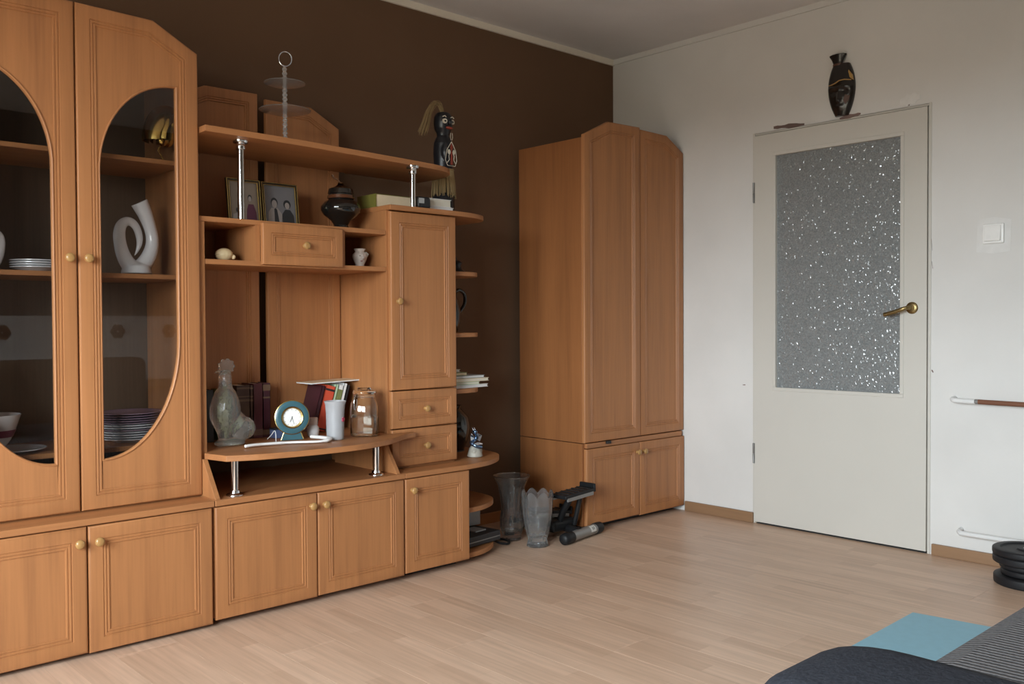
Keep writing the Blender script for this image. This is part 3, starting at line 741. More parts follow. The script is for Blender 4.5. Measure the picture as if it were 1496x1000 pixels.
def wall_mask():
    y0, zc = -1.426, 2.125
    t = thing('carved_mask', 'dark carved wooden face mask hanging above the door', 'mask', (0, y0, 2.02))
    # face shell: front surface as a height field over an egg outline
    def half(z):  # half width at height
        q = (z-2.019)/(2.262-2.019)
        return .066*max(0, math.sin(PI*min(1, max(0, .09+.77*q**1.05))))**.60
    nz, na = 34, 22; rings = []
    for i in range(nz+1):
        z = 2.019+(2.262-2.019)*i/nz; w = max(.004, half(z)); ring = []
        for j in range(na+1):
            a = PI*j/na; y = math.cos(a); d = math.sin(a)
            depth = .006+.034*d**.7*(w/.066)**.6
            yy = y*w
            # brow ridge, nose, eye hollows, lips
            depth += .012*math.exp(-((z-2.150)/.008)**2)*math.exp(-(yy/.045)**2)
            depth += .016*math.exp(-(yy/.009)**2)*max(0, min(1, (2.150-z)/.055))*(1 if z > 2.085 else math.exp(-((2.085-z)/.006)**2))
            for sgn in (-1, 1):
                depth -= .010*math.exp(-((yy-sgn*.026)/.014)**2-((z-2.130)/.010)**2)
                depth += .006*math.exp(-((yy-sgn*.026)/.008)**2-((z-2.128)/.004)**2)
            depth += .007*math.exp(-(yy/.016)**2)*(math.exp(-((z-2.062)/.005)**2)+math.exp(-((z-2.051)/.005)**2))
            ring.append((-max(.002, depth), y0+yy, z))
        ring += [(-.0005, y0-w*.98, z), (-.0005, y0+w*.98, z)]
        rings.append(ring)
    obj('face', MB().loops(rings), 'mask_ebony', t, 0, True)
    # painted headband and cheek
    def strip(path, w, mat, name):
        m = MB(); m.tube(path, w, 8, .5); obj(name, m, mat, t, 0, True)
    strip([(-.024, y0+.056, 2.168), (-.040, y0+.035, 2.166), (-.047, y0+.015, 2.168), (-.047, y0-.005, 2.178), (-.042, y0-.030, 2.180), (-.026, y0-.056, 2.176)], .0045, 'mask_gold', 'head_band')
    obj('cheek_mark', MB().slab([(-.030, 2.112), (-.050, 2.106), (-.046, 2.085), (-.032, 2.065), (-.022, 2.085)], lambda u, v, w: (-.0395+.012*abs(u+.02)/.03-.0015*w, y0+u, v)), 'mask_brown', t)
    # yellow side panel and flared crown
    obj('side_patch', MB().slab([(-.044, 2.225), (-.060, 2.20), (-.064, 2.175), (-.050, 2.188), (-.040, 2.205)], lambda u, v, w: (-.018-.012*w, y0+u, v)), 'mask_gold', t)
    m = MB(); m.lathe((-.021, y0+.013, 2.253), [(.020, 0), (.024, .004), (.022, .010), (.030, .030), (.041, .052), (.036, .055)], 24, rfun=lambda a, h, k: 1+.06*math.cos(12*a)*(k > 3))
    m.v = [(max(-.05, min(-.001, -.021+(p[0]+.021)*.5)), p[1], p[2]) for p in m.v]
    obj('crown', m, 'mask_ebony', t, 0, True)
    m = MB(); m.lathe((-.021, y0+.013, 2.255), [(.024, 0), (.0255, .003), (.0245, .009)], 24)
    m.v = [(-.0215+(p[0]+.021)*.53, p[1], p[2]) for p in m.v]; obj('neck_band', m, 'mask_brown', t, 0, True)
wall_mask()
# ---------------------------------------------------------------- things on the television shelf (top at .598)
TS = .5984
def book_box(name, label, c, size, lean, mats, group, spine='-y', rotz=0):
    """book standing with its spine towards -y; c = bottom centre; size = (thickness x, depth y, height z)"""
    t = thing(name, label, 'book', c, group)
    w, d, h = size; R_ = Matrix.Rotation(lean, 3, 'Y') @ Matrix.Rotation(rotz, 3, 'Z'); ct = .0018
    piv = Vector(c)
    def part(nm, lo, hi, mat, bev=.0006):
        m = MB().box(lo[0], hi[0], lo[1], hi[1], lo[2], hi[2]); m.v = [tuple(piv+R_ @ Vector(p)) for p in m.v]
        zmin = min(p[2] for p in m.v); return obj(nm, m, mat, t, bev)
    x0 = -w if lean else -w/2
    a = x0; b = x0+w
    cov = MB().box(a, a+ct, -d/2, d/2, 0, h).box(b-ct, b, -d/2, d/2, 0, h).box(a, b, -d/2, -d/2+ct, 0, h)
    cov.v = [tuple(piv+R_ @ Vector(p)) for p in cov.v]
    obj('cover', cov, mats[0], t)
    part('pages', (a+ct, -d/2+ct, .002), (b-ct, d/2-.002, h-.003), mats[1])
    if len(mats) > 2:
        for q in mats[3]: part('spine_band', (a-.0004, -d/2-.0006, h*q[0]), (b+.0004, -d/2+.002, h*q[1]), mats[2], 0)
    return t
def upright_books():
    g = 'old books standing behind the rooster bottle'
    bands = ((.05, .14), (.72, .75), (.86, .97)); b2 = ((.06, .20), (.70, .74), (.78, .80), (.93, .96))
    for x, w, d, h, m, lb in (
        (-2.632, .040, .08, .205, ('book_black', 'paper'), 'black book at the dark left end of the row behind the rooster bottle'),
        (-2.590, .040, .085, .20, ('book_black', 'paper'), 'black book hidden mostly behind the glass rooster bottle'),
        (-2.520, .036, .10, .200, ('book_green', 'paper'), 'olive green book standing behind the glass rooster bottle'),
        (-2.4525, .056, .10, .212, ('book_brown', 'paper', 'book_bands', b2), 'thick brown book with pale spine bands next to the green book'),
        (-2.4165, .012, .10, .210, ('book_brown', 'paper', 'book_bands', b2), 'thin brown banded book squeezed between two thick volumes'),
        (-2.3890, .040, .10, .216, ('book_maroon', 'paper', 'book_bands', ((.05, .16),)), 'plain maroon book with one pale band at the spine foot'),
        (-2.3520, .031, .10, .216, ('book_wine', 'paper', 'book_bands', bands), 'wine red book with pale spine bands at the right end of the row')):
        book_box('old_book', lb, (x, -.1655-(.10-d)/2*0, TS), (w, d, h), 0, m, g)
upright_books()
def leaning_books():
    g = 'books leaning to the right on the television shelf'; ln = math.radians(16)
    for x, w, d, h, y, m, lb in (
        (-2.1460, .016, .115, .198, -.172, ('book_wine', 'book_wine'), 'large dark maroon book leaning with its cover towards the clock'),
        (-2.0960, .044, .10, .192, -.180, ('book_red', 'paper_white', 'book_black', ((.885, .93), (.03, .06))), 'bright red book leaning behind the frosted cup'),
        (-2.0810, .013, .10, .200, -.178, ('book_mint', 'paper_white'), 'pale mint green thin book leaning next to the red book'),
        (-2.0560, .023, .10, .196, -.178, ('paper_white', 'paper', 'book_green', ((.66, .90),)), 'white book with a green picture on its spine, leaning'),
        (-2.0390, .015, .10, .203, -.178, ('paper_white', 'paper_white'), 'plain white thin book leaning towards the glass jar'),
        (-2.0240, .013, .10, .196, -.178, ('book_black', 'paper'), 'black thin book, last of the leaning books behind the jar')):
        book_box('leaning_book', lb, (x, y, TS+.0004), (w, d, h), ln, m, g)
    m = MB().obox((-2.052, -.185, .8062), (.232, .12, .004), Matrix.Rotation(math.radians(-1.5), 3, 'Y'))
    t = thing('magazine', 'thin pale magazine lying across the tops of the leaning books', 'magazine', (-2.052, -.185, .803))
    obj('pages', m, 'paper_white', t); obj('cover', MB().obox((-2.052, -.185, .8088), (.235, .122, .001), Matrix.Rotation(math.radians(-1.5), 3, 'Y')), 'paper_cream', t)
leaning_books()
def rooster():
    x, y = -2.585, -.345
    t = thing('rooster_bottle', 'clear glass bottle shaped like a rooster at the left end of the shelf', 'bottle', (x, y, TS))
    m = MB()
    m.lathe((x-.002, y, TS), [(.030, .001), (.040, .004), (.041, .014), (.026, .024), (.030, .045), (.044, .075), (.053, .110), (.055, .140), (.050, .170), (.038, .200), (.026, .216), (.0235, .235), (.024, .262), (.020, .275), (.012, .282)], 28)
    m.lathe((x+.018, y, TS), [(.030, .001), (.052, .006), (.050, .018), (.03, .026)], 24)
    b = MB(); b.ball((x+.058, y-.01, TS+.062), (.052, .036, .046), 24, 14); m.add(b.v, b.f)
    b = MB(); b.ball((x+.025, y-.005, TS+.085), (.05, .042, .05), 24, 14); m.add(b.v, b.f)
    b = MB(); b.ball((x-.030, y, TS+.125), (.030, .045, .06), 20, 12); m.add(b.v, b.f)
    obj('body', m, 'bottle_glass', t, 0, False, .0035)
    # stopper with comb and beak
    c = MB(); cx, cz = x+.003, TS+.295
    pts = [((.030+.003*math.cos(9*a))*math.cos(a)+cx, (.027+.0025*math.cos(9*a))*math.sin(a)+cz) for a in [2*PI*i/54 for i in range(54)]]
    c.slab(pts, lambda u, v, w: (u, y-.008+.016*w, v)); obj('comb', c, 'bottle_glass', t, .003, True)
    obj('beak', MB().tube([(x-.018, y, TS+.275), (x-.034, y, TS+.276), (x-.042, y, TS+.273)], [.007, .005, .0015], 10), 'bottle_glass', t, 0, True)
rooster()
def clock():
    c = Vector((-2.325, -.365, TS+.088)); ax = Vector((-.34, -.94, .06)).normalized()
    t = thing('table_clock', 'round teal table clock with gold rims and white dial', 'clock', (c.x, c.y, TS))
    obj('ring', MB().lathe(c, [(.030, -.018), (.058, -.018), (.064, -.012), (.066, -.002), (.0655, .004), (.060, .0075), (.040, .0075), (.034, .003), (.030, .002)], 48, ax), 'teal', t, 0, True)
    obj('outer_rim', MB().lathe(c, [(.0640, -.006), (.0672, -.006), (.0678, .001), (.0665, .0055), (.0640, .0065)], 48, ax, cap=False), 'gold_rim', t, 0, True)
    obj('bezel', MB().lathe(c, [(.0345, .004), (.041, .0065), (.0425, .011), (.040, .0135), (.0365, .012), (.0345, .006)], 48, ax, cap=False), 'gold_rim', t, 0, True)
    d = obj('dial', MB().lathe(c, [(.0001, .0035), (.036, .0035), (.036, .0055), (.0001, .0055)], 40, ax, cap=False), 'clock_white', t)
    q = Vector((0, 0, 1)).rotation_difference(ax).to_matrix(); up = Vector((0, 0, 1)); up = (up-ax*up.dot(ax)).normalized(); rt = up.cross(ax)
    def hand(ang, l, w, nm):
        e = up*math.cos(ang)+rt*math.sin(ang); s_ = e.cross(ax); b = c+ax*.0062
        m = MB().add([b-s_*w-e*.004, b+s_*w-e*.004, b+s_*w*.5+e*l, b-s_*w*.5+e*l]+[p+ax*.0006 for p in (b-s_*w-e*.004, b+s_*w-e*.004, b+s_*w*.5+e*l, b-s_*w*.5+e*l)], [(0, 1, 2, 3), (7, 6, 5, 4), (0, 4, 5, 1), (1, 5, 6, 2), (2, 6, 7, 3), (3, 7, 4, 0)])
        obj(nm, m, 'black', d)
    hand(math.radians(205), .020, .0011, 'hour_hand'); hand(math.radians(165), .028, .0008, 'minute_hand')
    for k in range(12): 
        e = up*math.cos(k*PI/6)+rt*math.sin(k*PI/6); m = MB().tube([c+ax*.0058+e*.029, c+ax*.0058+e*.0325], .0007, 6); obj('hour_mark', m, 'black', d)
    # foot
    b = c.copy(); b.z = TS
    m = MB(); pts = [(-.042, 0), (.042, 0), (.030, .032), (-.030, .032)]
    m.slab(pts, lambda u, v, w: tuple(Vector((b.x, b.y, TS))+rt*u+Vector((0, 0, v+.0002))+Vector((ax.x, ax.y, 0))*(-.022+.028*w))); obj('foot', m, 'teal', t, .002)
    m = MB().tube([Vector((b.x, b.y, TS+.003))+rt*s_+Vector((ax.x, ax.y, 0))*.0075+Vector((0, 0, h)) for s_, h in ((-.043, 0), (-.031, .030))], .0018, 8)
    obj('foot_trim', m, 'gold_rim', t); m = MB().tube([Vector((b.x, b.y, TS+.003))+rt*s_+Vector((ax.x, ax.y, 0))*.0075+Vector((0, 0, h)) for s_, h in ((.043, 0), (.031, .030))], .0018, 8); obj('foot_trim', m, 'gold_rim', t)
clock()
def shelf_small():
    t = thing('blue_box', 'tiny blue box between the old books and the clock', 'box', (-2.335, -.262, TS))
    obj('body', MB().box(-2.355, -2.315, -.285, -.240, TS, TS+.034), 'blue_box', t, .003); obj('lid', MB().box(-2.356, -2.314, -.286, -.239, TS+.034, TS+.040), 'book_black', t, .002)
    t = thing('cosmetic_jar', 'small white jar with pinkish lid right of the clock', 'jar', (-2.200, -.310, TS))
    obj('body', MB().lathe((-2.200, -.310, TS), [(.019, 0), (.023, .004), (.0245, .022), (.023, .036), (.018, .042), (.0175, .046)], 28), 'porcelain', t, 0, True)
    obj('lid', MB().lathe((-2.200, -.310, TS), [(.0195, .046), (.0195, .071), (.017, .074)], 28), 'jar_pink', t, 0, True)
    # frosted cup
    x, y = -2.196, -.470
    t = thing('frosted_cup', 'frosted white plastic cup with a small pink flower', 'cup', (x, y, TS))
    obj('body', MB().lathe((x, y, TS), [(.0305, 0), (.033, .002), (.0345, .05), (.0355, .10), (.038, .135), (.043, .150), (.0415, .1505), (.0365, .135), (.034, .10), (.033, .05), (.031, .004), (.0001, .004)], 36, cap=False), 'frost', t, 0, True)
    obj('bottom', MB().lathe((x, y, TS), [(.0305, .0002), (.0305, .003)], 36), 'frost', t)
    fl = MB(); a0 = math.radians(-62); fc = Vector((x+.0356*math.cos(a0), y+.0356*math.sin(a0), TS+.079)); nn = Vector((math.cos(a0), math.sin(a0), 0)); tt = Vector((-math.sin(a0), math.cos(a0), 0))
    for k in range(5):
        a = 2*PI*k/5; fl.lathe(fc+tt*(.0055*math.cos(a))+Vector((0, 0, .0055*math.sin(a))), [(.0045, -.001), (.0042, .0012)], 10, nn)
    obj('flower', fl, 'pink', t)
    # clip jar half full of water
    x, y = -2.050, -.455
    t = thing('glass_jar', 'clear glass clip jar half full of water', 'jar', (x, y, TS))
    sq = lambda a, h, k: 1+.05*math.cos(4*a)*(1 if h < .15 else 0)
    out = [(.050, .0005), (.056, .004), (.058, .012), (.058, .110), (.054, .135), (.042, .152), (.040, .158), (.044, .164), (.044, .170)]
    inn = [(.041, .170), (.037, .158), (.040, .150), (.0515, .132), (.0548, .110), (.0548, .012), (.050, .006), (.0001, .006)]
    obj('body', MB().lathe((x, y, TS), [(.0001, .0005)]+out+inn, 48, rfun=sq, cap=False), 'jar_glass', t, 0, True)
    obj('water', MB().lathe((x, y, TS), [(.0001, .0062), (.0495, .0064), (.0545, .013), (.0545, .078), (.0001, .078)], 48, rfun=sq, cap=False), 'water', t, 0, True)
    obj('lid', MB().lathe((x, y, TS), [(.0001, .1705), (.046, .1705), (.047, .176), (.043, .184), (.028, .188), (.026, .195), (.0001, .196)], 40, cap=False), 'jar_glass', t, 0, True)
    obj('wire_clip', MB().tube(smoothpath([(x-.044, y-.012, TS+.172), (x-.058, y-.020, TS+.160), (x-.064, y-.022, TS+.135), (x-.060, y-.020, TS+.110), (x-.052, y-.022, TS+.125), (x-.046, y-.015, TS+.150)], 5), .0018, 8), 'chrome', t, 0, True)
    obj('wire_ring', MB().tube([(x+.0425*math.cos(2*PI*i/36), y+.0425*math.sin(2*PI*i/36), TS+.158) for i in range(37)], .0015, 6), 'chrome', t, 0, True)
    # white plastic stick with bent end and thin cord
    t = thing('plastic_stick', 'flat white plastic stick with bent end and thin cord lying at the shelf edge', 'stick', (-2.42, -.47, TS))
    P = smoothpath([(-2.572, -.470, TS+0.0094), (-2.535, -.463, TS+0.0094), (-2.50, -.458, TS+0.0082), (-2.44, -.466, TS+0.0077), (-2.39, -.483, TS+0.0077), (-2.34, -.515, TS+0.0077), (-2.30, -.537, TS+0.0082), (-2.262, -.530, TS+0.0102), (-2.246, -.505, TS+0.0112), (-2.250, -.462, TS+0.0112), (-2.262, -.405, TS+0.0112)], 4)
    n = len(P); obj('stick', MB().tube(P, [(.006+.005*min(1, i/6), .0055) if i < 14 else ((.0055, .0045) if i < 26 else (.010, .007)) for i in range(n)], 10), 'white_plastic', t, 0, True)
    obj('cord', MB().tube(smoothpath([(-2.46, -.455, TS+.006), (-2.425, -.42, TS+.003), (-2.410, -.395, TS+.014), (-2.400, -.375, TS+.032), (-2.392, -.35, TS+.040), (-2.39, -.32, TS+.02), (-2.39, -.29, TS+.003)], 5), .0016, 6), 'white_plastic', t, 0, True)
shelf_small()
# ---------------------------------------------------------------- niches, box top
def niche_things():
    x, y, z = -2.597, -.37, 1.2803
    t = thing('seashell', 'pale cream ribbed seashell in the left niche', 'shell', (x, y, z))
    m = MB(); m.ball((x, y, z+.024), (.033, .026, .0238), 48, 18)
    m.v = [(x+(p[0]-x)*(1+.035*math.cos(16*math.atan2(p[2]-z-.024, (p[0]-x)*.75))), y+(p[1]-y)*(1+.05*math.cos(16*math.atan2(p[2]-z-.024, (p[0]-x)*.75))), max(z+.0002, p[2])) for p in m.v]
    obj('shell', m, 'shell_cream', t, 0, True); obj('hinge_knob', MB().ball((x+.03, y-.012, z+.016), (.008, .008, .009), 12, 8), 'shell_cream', t, 0, True)
    x, y = -2.004, -.36
    t = thing('face_vase', 'small pale ceramic vase modelled as a face in the right niche', 'vase', (x, y, z))
    m = MB(); m.lathe((x, y, z), [(.018, 0), (.019, .004), (.018, .012), (.026, .028), (.031, .044), (.029, .054), (.020, .062), (.019, .066), (.025, .076), (.0235, .0765), (.017, .066), (.0001, .06)], 32, cap=False)
    b = MB(); b.tube([(x-.004, y-.027, z+.050), (x-.006, y-.036, z+.036), (x-.006, y-.030, z+.033)], [.004, .006, .004], 8); m.add(b.v, b.f)
    obj('body', m, 'ceramic_face', t, 0, True)
    for dx, dz in ((.014, .052), (.020, .047), (.024, .054), (.017, .058)): obj('leaf', MB().ball((x+dx, y-.018, z+dz), (.008, .006, .006), 10, 6), 'stone_pale', t, 0, True)
    for dx in (-.016, .006): obj('eye', MB().ball((x+dx, y-.0265, z+.046), (.0035, .002, .002), 8, 6), 'book_brown', t)
    obj('mouth', MB().ball((x-.006, y-.0225, z+.025), (.006, .003, .002), 8, 6), 'red_paint', t)
niche_things()
def photo_frame(label, xa, xb, y, z, h, kind):
    t = thing('photo_frame', label, 'photo frame', ((xa+xb)/2, y, z), 'gilt photo frames on the shelf box')
    tilt = math.radians(7); b = .010
    def P(u, v, d): return (u, y+v*math.sin(tilt)+d, z+.0015+v*math.cos(tilt))
    w = xb-xa
    def bar(u0, u1, v0, v1, d0, d1, mat, nm):
        m = MB(); m.v = [P(u, v, d) for d in (d0, d1) for v in (v0, v1) for u in (u0, u1)]
        m.f = [(0, 2, 3, 1), (4, 5, 7, 6), (0, 1, 5, 4), (2, 6, 7, 3), (0, 4, 6, 2), (1, 3, 7, 5)]; return obj(nm, m, mat, t, .001)
    for q in ((xa, xa+b, 0, h), (xb-b, xb, 0, h), (xa+b, xb-b, h-b, h), (xa+b, xb-b, 0, b)): bar(*q, -.006, .008, 'frame_dark', 'frame_bar')
    e = .0028
    for q in ((xa, xa+e, 0, h), (xb-e, xb, 0, h), (xa, xb, h-e, h), (xa+b-e, xa+b, b, h-b), (xa+b-.0005, xb-b, h-b-e, h-b)): bar(*q, -.0075, -.0055, 'gold_rim', 'gilt_edge')
    bar(xb-b-.004, xb-b+.001, b, h-b, -.0078, -.004, 'gold_rim', 'gilt_edge')
    pic = bar(xa+b, xb-b, b, h-b, .001, .003, 'photo_grey' if kind else 'photo_beige', 'photograph')
    def poly(pts, mat, nm, k):
        m = MB().slab(pts, lambda u, v, w_: P(xa+b+u*(w-2*b), b+v*(h-2*b), .0008-.0002*k-.0004*w_)); obj(nm, m, mat, pic)
    def ell(cx, cy, rx, ry, n=18): return [(cx+rx*math.cos(2*PI*i/n), cy+ry*math.sin(2*PI*i/n)) for i in range(n)]
    if kind:
        poly([(.10, 0), (.12, .30), (.22, .42), (.42, .42), (.55, .28), (.56, 0)], 'photo_skin', 'suit', 1)
        poly([(.30, 0), (.31, .40), (.36, .42), (.40, .38), (.46, 0)], 'photo_dark', 'tie', 2)
        poly(ell(.32, .56, .11, .125), 'photo_dark', 'hair', 2); poly(ell(.32, .525, .085, .10), 'photo_skin', 'face', 3)
        poly([(.52, 0), (.56, .28), (.66, .40), (.82, .40), (.93, .26), (.95, 0)], 'photo_dark', 'coat', 1)
        poly(ell(.73, .535, .12, .115), 'photo_dark', 'hair', 2); poly(ell(.73, .50, .075, .085), 'photo_skin', 'face', 3)
    else:
        poly([(.56, 0), (.60, .30), (.66, .44), (.84, .44), (.92, .25), (.94, 0)], 'photo_dress', 'dress', 1)
        poly(ell(.72, .60, .075, .085), 'photo_dark', 'hair', 2); poly(ell(.72, .575, .055, .065), 'photo_skin', 'face', 3)
        poly([(.08, 0), (.12, .16), (.26, .20), (.40, .14), (.42, 0)], 'photo_skin', 'child', 1); poly(ell(.26, .27, .055, .06), 'photo_dark', 'hair', 2)
    obj('easel_back', MB().add([P(xa+w*.4, h*.75, .0082), P(xa+w*.6, h*.75, .0082), (xa+w*.4, y+.075, z+.0005), (xa+w*.6, y+.075, z+.0005), P(xa+w*.4, h*.75, .0105), P(xa+w*.6, h*.75, .0105), (xa+w*.4, y+.078, z+.0005), (xa+w*.6, y+.078, z+.0005)], [(0, 1, 3, 2), (4, 6, 7, 5), (0, 4, 5, 1), (2, 3, 7, 6), (0, 2, 6, 4), (1, 5, 7, 3)]), 'black', t)
photo_frame('gilt photo frame with a woman in a plum dress, left of the pair', -2.548, -2.412, -.305, 1.4303, .172, 0)
photo_frame('gilt photo frame with black and white couple, right of the pair', -2.384, -2.228, -.265, 1.4303, .178, 1)
def pot():
    x, y, z = -2.067, -.32, 1.4303
    t = thing('lidded_pot', 'glossy black round pot with glass curl on its lid', 'pot', (x, y, z))
    obj('body', MB().lathe((x, y, z), [(.030, 0), (.036, .003), (.034, .010), (.028, .022), (.040, .040), (.068, .062), (.081, .082), (.080, .098), (.066, .116), (.052, .124), (.050, .130)], 40), 'pot_black', t, 0, True)
    obj('neck', MB().lathe((x, y, z), [(.050, .130), (.052, .133), (.050, .147), (.053, .150), (.050, .168), (.044, .172)], 40), 'pot_black', t, 0, True)
    obj('band', MB().lathe((x, y, z), [(.0525, .129), (.0545, .131), (.0535, .142)], 40), 'pot_brown', t, 0, True)
    obj('stopper', MB().lathe((x, y, z), [(.040, .172), (.026, .178), (.014, .186), (.010, .196), (.001, .198)], 28), 'crystal', t, 0, True)
    obj('glass_curl', MB().tube(smoothpath([(x-.004, y, z+.196), (x-.012, y, z+.206), (x-.022, y, z+.209), (x-.034, y, z+.214), (x-.040, y, z+.222)], 5), .0035, 8), 'crystal', t, 0, True)
pot()
# ---------------------------------------------------------------- on the tower top (1.534) and the top shelf
def flat_book(label, xa, xb, ya, yb, z, h, cover, pages, spine, group, rz=0.0, name='flat_book'):
    t = thing(name, label, 'book', ((xa+xb)/2, (ya+yb)/2, z), group)
    c = Vector(((xa+xb)/2, (ya+yb)/2, 0)); M = Matrix.Translation(c) @ Matrix.Rotation(rz, 4, 'Z') @ Matrix.Translation(-c); ct = .0022
    cv = MB().box(xa, xb, ya, yb, z, z+ct).box(xa, xb, ya, yb, z+h-ct, z+h)
    if spine == '-x': cv.box(xa, xa+ct, ya, yb, z+ct, z+h-ct)
    elif spine == '-y': cv.box(xa, xb, ya, ya+ct, z+ct, z+h-ct)
    else: cv.box(xa, xb, yb-ct, yb, z+ct, z+h-ct)
    obj('cover', cv.xf(M), cover, t)
    a, b, c_, d = xa+.003, xb-.003, ya+.003, yb-.003
    obj('pages', MB().box(a, b, c_, d, z+ct, z+h-ct).xf(M), pages, t)
    return t
TT = 1.5343
flat_book('thick cream paged book with olive green spine lying on the tower cabinet', -1.932, -1.735, -.375, -.235, TT, .055, 'book_olive', 'paper_cream', '-x', 'books lying on the tower cabinet')
t = flat_book('white book lying behind the chrome post, upper of two', -1.69, -1.555, -.405, -.28, TT+.0225, .034, 'paper_white', 'paper', '+y', 'books lying on the tower cabinet')
flat_book('thin white book lying under another white book by the carved figure', -1.695, -1.545, -.41, -.275, TT, .022, 'paper_white', 'paper_white', '+y', 'books lying on the tower cabinet')
t = thing('tape_roll', 'small black dispenser box beside the chrome post on the tower cabinet', 'box', (-1.735, -.43, TT))
obj('body', MB().box(-1.772, -1.702, -.452, -.412, TT, TT+.052), 'book_black', t, .012, seg=3); obj('sticker', MB().box(-1.768, -1.74, -.4528, -.452, TT+.022, TT+.044), 'book_grey', t)

def statue():
    x, y, z = -1.452, -.222, TT
    t = thing('carved_figure', 'black carved wooden figure with straw hair and grass skirt', 'figurine', (x, y, z))
    fa = Vector((-.10, -.99, 0)).normalized()
    obj('base', MB().lathe((x, y, z), [(.044, 0), (.046, .004), (.046, .100), (.042, .106)], 24), 'ebony', t, 0, True)
    m = MB(); m.lathe((x, y, z), [(.030, .10), (.036, .16), (.040, .24), (.042, .30), (.040, .345), (.032, .368), (.026, .378), (.029, .392), (.037, .412), (.040, .440), (.038, .466), (.028, .484), (.010, .490)], 28)
    b = MB(); b.ball((x-.002, y-.030, z+.30), (.030, .022, .055), 20, 12); m.add(b.v, b.f)      # belly
    b = MB(); b.tube([(x-.002, y-.034, z+.462), (x-.002, y-.050, z+.435), (x-.002, y-.046, z+.425)], [.006, .010, .008], 10); m.add(b.v, b.f)   # nose
    obj('body', m, 'ebony', t, 0, False, .003)
    # face
    for s in (-1, 1):
        ex = x+s*.020; ey = y-.0355
        e = obj('eye', MB().lathe((ex, ey, z+.440), [(.0115, 0), (.0105, .005)], 20, (s*.35, -1, .0)), 'bone', t, 0, True)
        obj('pupil', MB().lathe((ex, ey-.0045, z+.440), [(.005, 0), (.004, .002)], 14, (s*.35, -1, 0)), 'ebony', e)
        obj('eyebrow', MB().tube([(ex-.010, ey+.001, z+.459), (ex, ey-.002, z+.464), (ex+.010, ey+.001, z+.459)], .0025, 6), 'bone', t)
    obj('mouth', MB().ball((x-.001, y-.042, z+.410), (.018, .010, .007), 16, 8), 'red_paint', t, 0, True)
    # chest ornament: pale outline diamond with ochre and white fields
    def fr(u, v, d): 
        q = u/.045; return (x+u, y-.0425-.012*math.cos(min(1.5, abs(q)*1.2))-d, z+v)
    dia = [(0, .345), (-.024, .305), (-.030, .26), (-.020, .235), (.020, .235), (.030, .26), (.024, .305)]
    def outline(pts, mat, nm, r, close=True):
        P = [fr(u, v, .001) for u, v in (pts+[pts[0]] if close else pts)]; obj(nm, MB().tube(P, r, 6), mat, t)
    outline(dia, 'bone', 'chest_outline', .0014)
    obj('chest_field', MB().slab([(0, .338), (-.008, .318), (0, .298), (.008, .318)], lambda u, v, w: fr(u, v, .0005+.0012*w)), 'red_paint', t)
    for s in (-1, 1):
        obj('chest_spot', MB().slab([(s*.013+.0075*math.cos(a), .298+.011*math.sin(a)) for a in [2*PI*i/14 for i in range(14)]], lambda u, v, w: fr(u, v, .0005+.0015*w)), 'bone', t)
        outline([(s*.006, .298), (s*.014, .28), (s*.012, .262), (s*.022, .248)], 'bone', 'chest_line', .0016, False)
        outline([(s*.004, .385), (s*.006, .365), (s*.003, .352)], 'bone', 'neck_line', .001, False)
    obj('chest_stripe', MB().slab([(-.004, .30), (.004, .30), (.006, .24), (-.006, .24)], lambda u, v, w: fr(u, v, .0004+.001*w)), 'red_paint', t)
    # grass skirt and hair: bundles of straw
    rnd = random.Random(3); m = MB()
    for i in range(90):
        a = 2*PI*i/90+rnd.uniform(-.03, .03); r0, r1 = .041, .049+rnd.uniform(-.003, .005); zb = .100+rnd.uniform(-.012, .014)
        m.tube([(x+r0*math.cos(a), y+r0*math.sin(a), z+.222), (x+(r0+r1)/2*math.cos(a)*1.02, y+(r0+r1)/2*math.sin(a)*1.02, z+.165), (x+r1*math.cos(a), y+r1*math.sin(a), z+zb)], [.0022, .0024, .0016], 4)
    o = obj('grass_skirt', m, 'straw', t); o['kind'] = 'stuff'
    obj('waist_cord', MB().tube([(x+.0425*math.cos(2*PI*i/30), y+.0425*math.sin(2*PI*i/30), z+.222) for i in range(31)], .0035, 6), 'straw', t, 0, True)
    m = MB()
    for i in range(34):
        dx, dy = rnd.uniform(-.009, .009), rnd.uniform(-.009, .009); s = rnd.uniform(.75, 1.1); k = rnd.uniform(-.01, .01)
        m.tube(smoothpath([(x-.002+dx*.6, y+dy*.6, z+.482), (x-.018+dx, y+dy, z+.520+k), (x-.050*s+dx, y+dy-.004, z+.522+k), (x-.085*s, y+dy-.010, z+.480+k), (x-.108*s, y+dy*1.2-.014, z+.420+k), (x-.128*s, y+dy*1.4-.016, z+.375+k*2)], 3), [.0011]*15+[.0006], 4)
    o = obj('straw_hair', m, 'straw', t); o['kind'] = 'stuff'
    t.scale = (1.10, 1.10, 1.0)
statue()
